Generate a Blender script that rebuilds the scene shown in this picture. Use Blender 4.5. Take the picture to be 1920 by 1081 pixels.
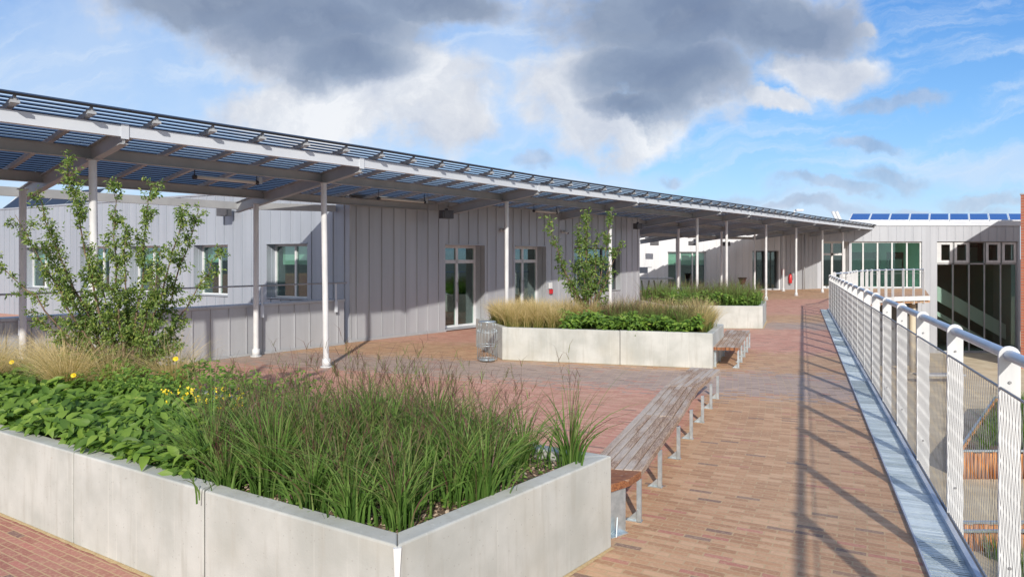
import bpy, math, random
import numpy as np
from mathutils import Vector, Matrix
random.seed(7); rng = np.random.default_rng(7)
S = bpy.context.scene
COL = S.collection
R = math.radians
for o in list(bpy.data.objects): bpy.data.objects.remove(o)

# ------------------------------------------------------------ camera, sky, sun, exposure
SUN_EL, SUN_SIDE = 27.5, -0.01        # elevation, sideways drift of the light per metre it travels along +Y
EXPOSURE = 0.2
cam = bpy.data.objects.new('camera', bpy.data.cameras.new('camera')); COL.objects.link(cam)
cam.location = (0, 0, 2.1); cam.rotation_euler = (R(90), 0, 0)
cam.data.sensor_width = 36; cam.data.lens = 36*1300/1920; cam.data.shift_y = -58.5/1920
cam.data.clip_start = 0.05; cam.data.clip_end = 4000
S.camera = cam
S.view_settings.view_transform = 'Standard'; S.view_settings.look = 'None'
S.view_settings.exposure = EXPOSURE; S.view_settings.gamma = 1

def nn(nt, typ, **kw):
    n = nt.nodes.new(typ)
    for k, v in kw.items():
        if k == 'inp':
            for a, b in v.items():
                if isinstance(b, bpy.types.NodeSocket): nt.links.new(b, n.inputs[a])
                else: n.inputs[a].default_value = b
        else: setattr(n, k, v)
    return n
def mth(nt, op, a, b=0.0, c=None, clamp=False):
    n = nt.nodes.new('ShaderNodeMath'); n.operation = op; n.use_clamp = clamp
    for i, v in enumerate((a, b) if c is None else (a, b, c)):
        if isinstance(v, bpy.types.NodeSocket): nt.links.new(v, n.inputs[i])
        else: n.inputs[i].default_value = v
    return n.outputs[0]
def mixc(nt, fac, a, b, blend='MIX'):
    n = nt.nodes.new('ShaderNodeMix'); n.data_type = 'RGBA'; n.blend_type = blend
    for i, v in ((0, fac), (6, a), (7, b)):
        if isinstance(v, bpy.types.NodeSocket): nt.links.new(v, n.inputs[i])
        else: n.inputs[i].default_value = v if i == 0 else (tuple(v)+(1,) if len(v) == 3 else v)
    return n.outputs[2]
def sstep(nt, x, lo, hi):
    n = nt.nodes.new('ShaderNodeMapRange'); n.interpolation_type = 'SMOOTHSTEP'
    nt.links.new(x, n.inputs[0]); n.inputs[1].default_value = lo; n.inputs[2].default_value = hi
    return n.outputs[0]
def ramp(nt, x, stops):
    n = nt.nodes.new('ShaderNodeValToRGB'); nt.links.new(x, n.inputs[0])
    e = n.color_ramp.elements
    while len(e) < len(stops): e.new(0.5)
    for k, (p, c) in enumerate(stops): e[k].position = p; e[k].color = tuple(c)+(1,) if len(c) == 3 else c
    return n.outputs[0]

W = bpy.data.worlds.new('World'); S.world = W; W.use_nodes = True
nt = W.node_tree; nt.nodes.clear()
sky = nn(nt, 'ShaderNodeTexSky', sky_type='NISHITA', sun_disc=False, sun_elevation=R(SUN_EL), sun_rotation=R(180),
         air_density=1.0, dust_density=0.6, ozone_density=1.6, altitude=100)
tc = nn(nt, 'ShaderNodeTexCoord')
sep = nn(nt, 'ShaderNodeSeparateXYZ', inp={0: tc.outputs['Generated']})
ay = mth(nt, 'MAXIMUM', mth(nt, 'ABSOLUTE', sep.outputs[1]), 0.12)
U = mth(nt, 'DIVIDE', sep.outputs[0], ay); V = mth(nt, 'DIVIDE', sep.outputs[2], ay)
P = nn(nt, 'ShaderNodeCombineXYZ', inp={0: U, 1: V}).outputs[0]
nz = nn(nt, 'ShaderNodeTexNoise', inp={'Vector': P, 'Scale': 4.2, 'Detail': 7.0, 'Roughness': 0.58})
off = nn(nt, 'ShaderNodeVectorMath', operation='SUBTRACT', inp={0: nz.outputs['Color'], 1: (.5, .5, .5)})
off2 = nn(nt, 'ShaderNodeVectorMath', operation='SCALE', inp={0: off.outputs[0], 'Scale': 0.17})
PD = nn(nt, 'ShaderNodeVectorMath', operation='ADD', inp={0: P, 1: off2.outputs[0]}).outputs[0]
fb = nn(nt, 'ShaderNodeTexNoise', inp={'Vector': P, 'Scale': 7.0, 'Detail': 11.0, 'Roughness': 0.6}).outputs[0]
fbc = mth(nt, 'MULTIPLY', mth(nt, 'SUBTRACT', fb, 0.5), 1.5)
def blobs(lst, base=None):
    cur = base
    for px, py, rx, ry in lst:
        c = ((px-960)/1300, (482-py)/1300, 0)
        s = nn(nt, 'ShaderNodeVectorMath', operation='SUBTRACT', inp={0: PD, 1: c})
        m = nn(nt, 'ShaderNodeVectorMath', operation='MULTIPLY', inp={0: s.outputs[0], 1: (1300/rx, 1300/ry, 0)})
        l = nn(nt, 'ShaderNodeVectorMath', operation='LENGTH', inp={0: m.outputs[0]})
        d = mth(nt, 'SUBTRACT', 1.0, l.outputs['Value'])
        cur = d if cur is None else mth(nt, 'MAXIMUM', cur, d)
    return cur
dk = blobs([(420, 15, 260, 85), (570, 55, 280, 105), (640, 120, 170, 72), (790, 5, 240, 60), (1270, 30, 320, 120), (1240, 140, 200, 105), (1450, 45, 250, 90),
    (1190, 205, 110, 40)])
lt = blobs([(740, 150, 190, 105), (620, 215, 230, 80), (800, 215, 150, 90), (1100, 165, 150, 110), (1180, 230, 170, 75), (1530, 135, 150, 55), (1640, 60, 44, 22), (1450, 190, 90, 28)], dk)
thin = blobs([(860, 225, 90, 50), (1330, 372, 200, 20), (1500, 392, 160, 18), (1660, 325, 90, 28), (1680, 195, 130, 20), (1600, 265, 90, 16), (1840, 355, 110, 18), (1560, 350, 150, 16), (1000, 296, 60, 20), (1750, 380, 160, 18), (1255, 322, 40, 16)])
a_main = sstep(nt, mth(nt, 'ADD', lt, fbc), -0.08, 0.42)
a_thin = mth(nt, 'MULTIPLY', sstep(nt, mth(nt, 'ADD', thin, fbc), 0.0, 0.7), 0.62)
veil = sstep(nt, mth(nt, 'ADD', blobs([(120, 150, 520, 260), (930, 130, 190, 210), (500, 330, 460, 110), (1500, 430, 480, 70), (1850, 300, 160, 30), (1100, 330, 190, 30)]), fbc), -0.55, 0.9)
streak = nn(nt, 'ShaderNodeTexNoise', inp={'Vector': nn(nt, 'ShaderNodeVectorMath', operation='MULTIPLY', inp={0: nn(nt, 'ShaderNodeVectorMath', operation='ADD', inp={0: PD, 1: mth(nt, 'MULTIPLY', U, -.18)}).outputs[0], 1: (2.2, 13, 1)}).outputs[0], 'Scale': 2.2, 'Detail': 8.0, 'Roughness': 0.6}).outputs[0]
shade = nn(nt, 'ShaderNodeTexNoise', inp={'Vector': PD, 'Scale': 9.0, 'Detail': 9.0, 'Roughness': 0.6}).outputs[0]
SK = 0.15
skyc = nn(nt, 'ShaderNodeHueSaturation', inp={'Saturation': 1.05, 'Value': SK, 'Color': sky.outputs[0]}).outputs[0]
skyc = mixc(nt, 1.0, skyc, (.85, .93, 1.12), 'MULTIPLY')
clear = ramp(nt, V, [(0.0, (.40, .59, .78)), (.10, (.27, .51, .79)), (.22, (.16, .41, .76)), (.38, (.07, .27, .66)), (1.0, (.04, .17, .50))])
skyc = mixc(nt, .7, skyc, clear)
c1 = mixc(nt, mth(nt, 'MULTIPLY', veil, 0.62), skyc, (0.56, 0.67, 0.83))
c1 = mixc(nt, mth(nt, 'MULTIPLY', sstep(nt, streak, .45, .75), .55), c1, (.66, .74, .84))
c1 = mixc(nt, a_thin, c1, ramp(nt, shade, [(.35, (.24, .32, .47)), (.6, (.50, .56, .68))]))
# how deep the sight line lies in the dark masses; their rims stay bright where the sun catches them
dd = mth(nt, 'ADD', dk, mth(nt, 'MULTIPLY', mth(nt, 'SUBTRACT', shade, 0.5), 1.25))
cc = ramp(nt, dd, [(0.0, (.80, .81, .83)), (.10, (.66, .69, .74)), (.26, (.45, .50, .59)), (.5, (.29, .35, .455)), (.85, (.24, .295, .40))])
dim = ramp(nt, shade, [(.3, (.62, .66, .75)), (.5, (.82, .84, .88)), (.62, (1, 1, 1))])
cc = mixc(nt, 1.0, cc, dim, 'MULTIPLY')
c2 = mixc(nt, mth(nt, 'MULTIPLY', a_main, .93), c1, cc)
# bright cloud added behind the camera, out of view, as neutral fill light
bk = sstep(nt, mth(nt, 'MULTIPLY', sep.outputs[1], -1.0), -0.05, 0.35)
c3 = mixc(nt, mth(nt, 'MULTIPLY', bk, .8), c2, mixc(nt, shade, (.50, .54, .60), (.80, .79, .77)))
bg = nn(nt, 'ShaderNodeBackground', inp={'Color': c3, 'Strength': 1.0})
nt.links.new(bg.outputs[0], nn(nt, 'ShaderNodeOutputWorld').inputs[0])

sun = bpy.data.objects.new('sun', bpy.data.lights.new('sun', 'SUN')); COL.objects.link(sun)
sun.data.energy = 3.7; sun.data.angle = R(0.9); sun.data.color = (1.0, 0.94, 0.85)
L = Vector((SUN_SIDE, 1, -math.tan(R(SUN_EL)))).normalized()
sun.rotation_euler = L.to_track_quat('-Z', 'Y').to_euler(); sun.location = (-3, -20, 20)

# ------------------------------------------------------------ materials
def mat(name, col=(.5, .5, .5), rough=.6, metal=0.0, fn=None, bump=None, spec=.5):
    m = bpy.data.materials.new(name); m.use_nodes = True; t = m.node_tree
    b = t.nodes['Principled BSDF']
    b.inputs['Base Color'].default_value = tuple(col)+(1,); b.inputs['Roughness'].default_value = rough
    b.inputs['Metallic'].default_value = metal; b.inputs['Specular IOR Level'].default_value = spec
    if fn: fn(t, b)
    return m
def objco(t): return nn(t, 'ShaderNodeTexCoord').outputs['Object']
def geo(t): return nn(t, 'ShaderNodeNewGeometry').outputs['Position']
def noise(t, vec, sc, det=4, ro=.55): return nn(t, 'ShaderNodeTexNoise', inp={'Vector': vec, 'Scale': sc, 'Detail': det, 'Roughness': ro}).outputs[0]
def scaled(t, vec, s): return nn(t, 'ShaderNodeVectorMath', operation='MULTIPLY', inp={0: vec, 1: s}).outputs[0]
def addbump(t, b, h, st=.3, dist=.01):
    n = nn(t, 'ShaderNodeBump', inp={'Height': h, 'Strength': st, 'Distance': dist}); t.links.new(n.outputs[0], b.inputs['Normal'])
def vary(c1_, c2_, sc, rough=None, bump=0, stretch=(1, 1, 1), det=5):
    def f(t, b):
        v = scaled(t, geo(t), stretch); n = noise(t, v, sc, det)
        t.links.new(mixc(t, sstep(t, n, .3, .7), c1_, c2_), b.inputs['Base Color'])
        if bump: addbump(t, b, noise(t, v, sc*8, 4), bump)
    return f
def f_concrete(t, b):
    g = geo(t); n1 = noise(t, g, 2.0, 6); n2 = noise(t, scaled(t, g, (7, 7, .8)), 2.2, 5); n3 = noise(t, g, 70, 3)
    n4 = noise(t, g, 1.1, 2)
    c = mixc(t, sstep(t, n1, .3, .72), (.40, .41, .385), (.55, .555, .53))
    c = mixc(t, mth(t, 'MULTIPLY', sstep(t, n2, .48, .74), .55), c, (.38, .375, .34))
    c = mixc(t, mth(t, 'MULTIPLY', sstep(t, n4, .5, .75), .30), c, (.52, .48, .39))
    c = mixc(t, mth(t, 'MULTIPLY', sstep(t, noise(t, scaled(t, g, (26, 26, .5)), 1.7, 3), .62, .74), .35), c, (.68, .67, .62))
    vo = nn(t, 'ShaderNodeTexVoronoi', inp={'Vector': g, 'Scale': 26.0}).outputs['Distance']
    c = mixc(t, mth(t, 'SUBTRACT', 1.0, sstep(t, vo, .05, .13)), c, (.33, .32, .30))
    t.links.new(c, b.inputs['Base Color']); addbump(t, b, mth(t, 'ADD', n3, mth(t, 'MULTIPLY', n1, 1.5)), .25, .004)
M = {}
M['concrete'] = mat('cast_concrete', rough=.85, fn=f_concrete)
def f_soil(t, b):
    g = geo(t); n = noise(t, g, 30, 6)
    t.links.new(ramp(t, n, [(.3, (.045, .03, .02)), (.5, (.13, .085, .055)), (.66, (.30, .21, .14))]), b.inputs['Base Color']); addbump(t, b, n, .9, .03)
M['soil'] = mat('mulch_soil', rough=.95, fn=f_soil)
def f_paver(t, b):
    g = geo(t); s = nn(t, 'ShaderNodeSeparateXYZ', inp={0: g})
    x = mth(t, 'ADD', s.outputs[0], 34.0); y = mth(t, 'SUBTRACT', s.outputs[1], 24.0)
    r = mth(t, 'SQRT', mth(t, 'ADD', mth(t, 'MULTIPLY', x, x), mth(t, 'MULTIPLY', y, y)))
    th = mth(t, 'ARCTAN2', y, x)
    wob = mth(t, 'MULTIPLY', mth(t, 'SUBTRACT', noise(t, g, 1.3, 2), .5), .02)
    vv = mth(t, 'ADD', mth(t, 'MULTIPLY', th, 41.0), wob)
    uv = nn(t, 'ShaderNodeCombineXYZ', inp={0: r, 1: vv}).outputs[0]
    br = nn(t, 'ShaderNodeTexBrick', inp={'Vector': uv, 'Scale': 1.0, 'Mortar Size': .0062, 'Mortar Smooth': .25, 'Bias': 0.0, 'Brick Width': .205, 'Row Height': .068,
        'Color1': (0, 0, 0, 1), 'Color2': (1, 1, 1, 1), 'Mortar': (.5, .5, .5, 1)})
    br.offset = .43; br.offset_frequency = 2
    # a per-brick random value: the brick's own tint
    rnd = nn(t, 'ShaderNodeSeparateColor', inp={0: br.outputs['Color']}).outputs[0]
    edge = mth(t, 'MULTIPLY', mth(t, 'SUBTRACT', noise(t, nn(t, 'ShaderNodeCombineXYZ', inp={0: mth(t, 'MULTIPLY', rnd, 37.0), 1: mth(t, 'FLOOR', mth(t, 'DIVIDE', vv, .068)), 2: mth(t, 'FLOOR', mth(t, 'DIVIDE', r, .47))}).outputs[0], 1.7, 0), .5), .035)
    deg = mth(t, 'ADD', mth(t, 'MULTIPLY', th, 180/math.pi/90), edge)
    orange = [(.38, .20, .11), (.49, .27, .15), (.60, .37, .225)]
    pink = [(.46, .195, .15), (.56, .25, .195), (.64, .34, .265)]
    grey = [(.29, .225, .21), (.36, .275, .25), (.45, .335, .295)]
    brown = [(.33, .13, .10), (.38, .16, .125), (.43, .19, .15)]
    def pal(p): return ramp(t, rnd, [(0.0, p[0]), (.5, p[1]), (1.0, p[2])])
    cO, cP, cG, cB = pal(orange), pal(pink), pal(grey), pal(brown)
    def gt(a, w=.002): return sstep(t, deg, a/90-w, a/90+w)
    inner = mth(t, 'SUBTRACT', 1.0, sstep(t, mth(t, 'ADD', r, mth(t, 'MULTIPLY', edge, 4.0)), 39.22, 39.36))
    c = mixc(t, inner, cO, cB)
    c = mixc(t, mth(t, 'MULTIPLY', inner, gt(-28.5)), c, cP)
    for a, p in ((-19.8, cG), (-16.5, cO), (-12.3, cP), (-5.2, cG), (-2.4, cO), (1.7, cP), (12.5, cO)):
        c = mixc(t, gt(a), c, p)
    # odd bricks of another colour
    wn = nn(t, 'ShaderNodeTexWhiteNoise', noise_dimensions='3D', inp={'Vector': nn(t, 'ShaderNodeCombineXYZ', inp={0: mth(t, 'FLOOR', mth(t, 'MULTIPLY', rnd, 991.0)), 1: mth(t, 'FLOOR', mth(t, 'DIVIDE', vv, .068))}).outputs[0]})
    q = wn.outputs['Value']
    c = mixc(t, mth(t, 'MULTIPLY', sstep(t, q, .972, .98), .7), c, (.15, .105, .10))
    c = mixc(t, mth(t, 'MULTIPLY', mth(t, 'MULTIPLY', sstep(t, q, .90, .905), mth(t, 'SUBTRACT', 1.0, sstep(t, q, .94, .945))), .7), c, (.45, .17, .14))
    dirt = noise(t, g, .55, 5); fine = noise(t, g, 38, 7, .7)
    c = mixc(t, mth(t, 'MULTIPLY', sstep(t, dirt, .45, .75), .28), c, (.50, .38, .25))
    c = mixc(t, mth(t, 'MULTIPLY', sstep(t, fine, .45, .72), .5), c, (.66, .48, .32))
    c = mixc(t, mth(t, 'MULTIPLY', sstep(t, noise(t, g, 24, 6, .7), .52, .75), .45), c, (.22, .12, .08))
    c = mixc(t, mth(t, 'MULTIPLY', br.outputs['Fac'], .85), c, (.50, .36, .21))
    t.links.new(c, b.inputs['Base Color'])
    addbump(t, b, mth(t, 'SUBTRACT', mth(t, 'MULTIPLY', fine, .25), br.outputs['Fac']), .35, .006)
M['paver'] = mat('clay_pavers', rough=.85, fn=f_paver)
M['sand'] = mat('joint_sand', rough=.95, fn=vary((.50, .36, .18), (.62, .47, .27), 30, bump=.5))
def f_panel(c1_, c2_, met):
    def f(t, b):
        g = geo(t)
        n = noise(t, scaled(t, g, (1, 1, .25)), .8, 4)
        c = mixc(t, sstep(t, n, .3, .7), c1_, c2_)
        st = noise(t, scaled(t, g, (5, 5, .22)), 2.0, 5, .65)
        c = mixc(t, mth(t, 'MULTIPLY', sstep(t, st, .5, .75), .30), c, tuple(x*.72 for x in c1_))
        ex = noise(t, scaled(t, g, (2.6, 2.6, .02)), 1.0, 1)
        c = mixc(t, mth(t, 'MULTIPLY', sstep(t, ex, .42, .60), .22), c, tuple(min(1, x*1.18) for x in c2_))
        t.links.new(c, b.inputs['Base Color'])
        addbump(t, b, noise(t, scaled(t, g, (1, 1, .5)), 2.2, 2), .35, .03)
        t.links.new(mth(t, 'ADD', .38, mth(t, 'MULTIPLY', noise(t, g, 6, 3), .2)), b.inputs['Roughness'])
    return f
M['zinc'] = mat('pale_lilac_metal_cladding', rough=.45, metal=.25, fn=f_panel((.41, .425, .45), (.47, .485, .51), .3))
M['zinc_light'] = mat('silver_metal_cladding', rough=.45, metal=.25, fn=f_panel((.37, .405, .46), (.43, .465, .52), .3))
M['white_clad'] = mat('white_metal_cladding', rough=.5, fn=f_panel((.60, .615, .64), (.68, .69, .71), 0))
M['clad_grey'] = mat('pale_grey_cladding', rough=.5, fn=f_panel((.41, .43, .47), (.47, .49, .53), 0))
M['steel'] = mat('grey_painted_steel', rough=.5, metal=.1, fn=vary((.37, .385, .40), (.44, .455, .47), 2.5))
M['fascia'] = mat('pale_grey_painted_steel', rough=.45, fn=vary((.60, .64, .70), (.66, .70, .75), 1.5))
M['white'] = mat('white_paint', rough=.42, fn=vary((.60, .61, .62), (.72, .725, .73), 7, stretch=(1, 1, .4), det=7))
def f_grate(t, b):
    g = geo(t); al = nn(t, 'ShaderNodeVectorMath', operation='DOT_PRODUCT', inp={0: g, 1: (.3826, .9239, 0)}).outputs['Value']
    ac = nn(t, 'ShaderNodeVectorMath', operation='DOT_PRODUCT', inp={0: g, 1: (.9239, -.3826, 0)}).outputs['Value']
    v = nn(t, 'ShaderNodeCombineXYZ', inp={0: al, 1: mth(t, 'MULTIPLY', ac, .06)}).outputs[0]
    n1 = noise(t, v, 8.0, 10, .85); st = mth(t, 'FLOOR', al); w = nn(t, 'ShaderNodeTexWhiteNoise', noise_dimensions='1D', inp={'W': st}).outputs['Value']
    c = ramp(t, mth(t, 'ADD', n1, mth(t, 'MULTIPLY', mth(t, 'SUBTRACT', w, .5), .25)), [(.3, (.25, .30, .32)), (.48, (.50, .58, .60)), (.62, (.78, .86, .88))])
    t.links.new(c, b.inputs['Base Color'])
M['grate'] = mat('galvanised_grating', rough=.4, metal=.45, fn=f_grate)
M['galv'] = mat('galvanised_steel', rough=.42, metal=.75, fn=vary((.48, .56, .60), (.66, .74, .78), 16, det=6))
M['rail_blue'] = mat('handrail_tube', rough=.3, metal=.35, fn=vary((.36, .42, .52), (.45, .51, .60), 4))
M['wire'] = mat('stainless_wire', (.34, .34, .35), .45, .6)
M['black'] = mat('dark_plastic', (.03, .03, .035), .5)
M['darkmetal'] = mat('dark_box_metal', rough=.5, fn=vary((.07, .07, .08), (.10, .10, .11), 4))
M['louvre'] = mat('dark_glass_louvre', (.030, .032, .038), .35, 0.0, spec=.25)
M['solar'] = mat('blue_solar_cells', (.03, .10, .34), .15, 0.1, spec=.8)
M['void'] = mat('dark_interior', (.055, .065, .065), .9)
M['interior'] = mat('pale_green_interior', (.70, .84, .78), .8)
M['blind'] = mat('pale_green_blind', (.55, .66, .60), .8)
M['brick'] = None
def f_brick(t, b):
    g = geo(t); s = nn(t, 'ShaderNodeSeparateXYZ', inp={0: g})
    uv = nn(t, 'ShaderNodeCombineXYZ', inp={0: mth(t, 'ADD', s.outputs[0], s.outputs[1]), 1: s.outputs[2]}).outputs[0]
    br = nn(t, 'ShaderNodeTexBrick', inp={'Vector': uv, 'Scale': 1.0, 'Mortar Size': .008, 'Brick Width': .24, 'Row Height': .08, 'Color1': (.34, .075, .035, 1), 'Color2': (.46, .12, .06, 1), 'Mortar': (.34, .18, .13, 1)})
    t.links.new(br.outputs[0], b.inputs['Base Color'])
M['brick'] = mat('red_brick', rough=.85, fn=f_brick)
def f_wood(base, dark_, grey):
    def f(t, b):
        co = nn(t, 'ShaderNodeAttribute', attribute_name='wco').outputs['Vector']
        w = noise(t, scaled(t, co, (1.2, 14, 14)), 2.6, 3, .6)
        rings = mth(t, 'SINE', mth(t, 'MULTIPLY', w, 42.0))
        n2 = noise(t, scaled(t, co, (2, 30, 30)), 3.0, 4)
        big = noise(t, scaled(t, co, (1.0, 3, 3)), 1.1, 3)
        c = mixc(t, sstep(t, rings, -.6, .9), dark_, base)
        c = mixc(t, mth(t, 'MULTIPLY', sstep(t, big, .42, .62), .7), c, grey)
        c = mixc(t, mth(t, 'MULTIPLY', sstep(t, n2, .5, .8), .4), c, dark_)
        c = mixc(t, mth(t, 'MULTIPLY', sstep(t, noise(t, scaled(t, co, (6, 16, 16)), 1.5, 3), .62, .7), .6), c, (.60, .47, .35))
        t.links.new(c, b.inputs['Base Color']); addbump(t, b, rings, .15, .003)
    return f
M['wood'] = mat('weathered_hardwood', rough=.7, fn=f_wood((.50, .36, .25), (.25, .155, .105), (.56, .50, .43)))
M['wood_end'] = mat('fresh_cut_hardwood', rough=.7, fn=f_wood((.34, .14, .055), (.16, .055, .025), (.36, .17, .08)))
M['log'] = mat('orange_chestnut_logs', rough=.8, fn=vary((.42, .17, .06), (.62, .31, .13), 6, stretch=(1, 1, .3), bump=.4))
M['court'] = mat('sandy_courtyard', rough=.95, fn=vary((.50, .41, .27), (.62, .53, .37), 1.2, bump=.3))
M['land'] = mat('distant_ground', rough=.95, fn=vary((.11, .12, .11), (.15, .15, .13), .05))
M['pier'] = mat('beige_concrete', rough=.8, fn=vary((.55, .48, .36), (.62, .55, .43), 2))
M['red'] = mat('red_paint', (.55, .025, .03), .35)
M['bark'] = mat('young_bark', rough=.85, fn=vary((.10, .06, .04), (.22, .15, .10), 20, bump=.5))
M['yellow'] = mat('yellow_petals', (.80, .60, .02), .6)
M['lamp'] = mat('milky_lamp_tube', (.62, .58, .52), .35)
def f_leaf(stops, trans=.35):
    def f(t, b):
        a = nn(t, 'ShaderNodeAttribute', attribute_name='tint').outputs['Fac']
        c = ramp(t, a, stops); t.links.new(c, b.inputs['Base Color'])
        out = [n for n in t.nodes if n.type == 'OUTPUT_MATERIAL'][0]
        tr = nn(t, 'ShaderNodeBsdfTranslucent', inp={'Color': mixc(t, 1.0, c, (1.3, 1.5, .7), 'MULTIPLY')})
        mx = nn(t, 'ShaderNodeMixShader', inp={0: trans, 1: b.outputs[0], 2: tr.outputs[0]}); t.links.new(mx.outputs[0], out.inputs[0])
    return f
M['leaf'] = mat('broad_green_leaves', rough=.5, spec=.4, fn=f_leaf([(0, (.045, .10, .018)), (.45, (.12, .22, .035)), (.8, (.22, .34, .055)), (1, (.34, .40, .09))]))
M['treeleaf'] = mat('young_tree_leaves', rough=.45, spec=.5, fn=f_leaf([(0, (.05, .09, .02)), (.5, (.115, .19, .04)), (.85, (.21, .30, .065)), (1, (.36, .40, .10))]))
M['blade'] = mat('green_to_purple_grass', rough=.55, spec=.3, fn=f_leaf([(0, (.05, .11, .02)), (.3, (.11, .21, .04)), (.5, (.19, .30, .075)), (.66, (.18, .20, .07)), (.82, (.13, .06, .05)), (1, (.17, .085, .08))], .25))
M['blond'] = mat('blond_feather_grass', rough=.7, spec=.2, fn=f_leaf([(0, (.09, .12, .03)), (.3, (.28, .26, .08)), (.6, (.62, .47, .24)), (1, (.74, .60, .38))], .3))
M['chips'] = mat('wood_chips', rough=.9, fn=f_leaf([(0, (.10, .055, .03)), (.5, (.33, .22, .14)), (1, (.62, .50, .38))], 0.0))
def glassmat(name, tint, refl=.22, rough=.02):
    m = bpy.data.materials.new(name); m.use_nodes = True; t = m.node_tree; t.nodes.clear()
    lw = nn(t, 'ShaderNodeLayerWeight', inp={'Blend': .25})
    f = mth(t, 'ADD', mth(t, 'MULTIPLY', lw.outputs['Facing'], .55), refl, clamp=True)
    tr = nn(t, 'ShaderNodeBsdfTransparent', inp={0: tuple(tint)+(1,)}); gl = nn(t, 'ShaderNodeBsdfGlossy', inp={'Color': (.75, .85, .85, 1), 'Roughness': rough})
    mx = nn(t, 'ShaderNodeMixShader', inp={0: f, 1: tr.outputs[0], 2: gl.outputs[0]})
    t.links.new(mx.outputs[0], nn(t, 'ShaderNodeOutputMaterial').inputs[0]); return m
M['glass'] = glassmat('window_glass', (.72, .86, .80), .10)
M['hallglass'] = glassmat('grey_green_glass', (.80, .88, .85), .04)
M['hall'] = mat('hall_interior', (.30, .36, .33), .9)
M['stair'] = mat('pale_stair_render', (.82, .86, .82), .8)
M['tealglass'] = glassmat('green_tinted_glass', (.78, .95, .90), .08)

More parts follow.
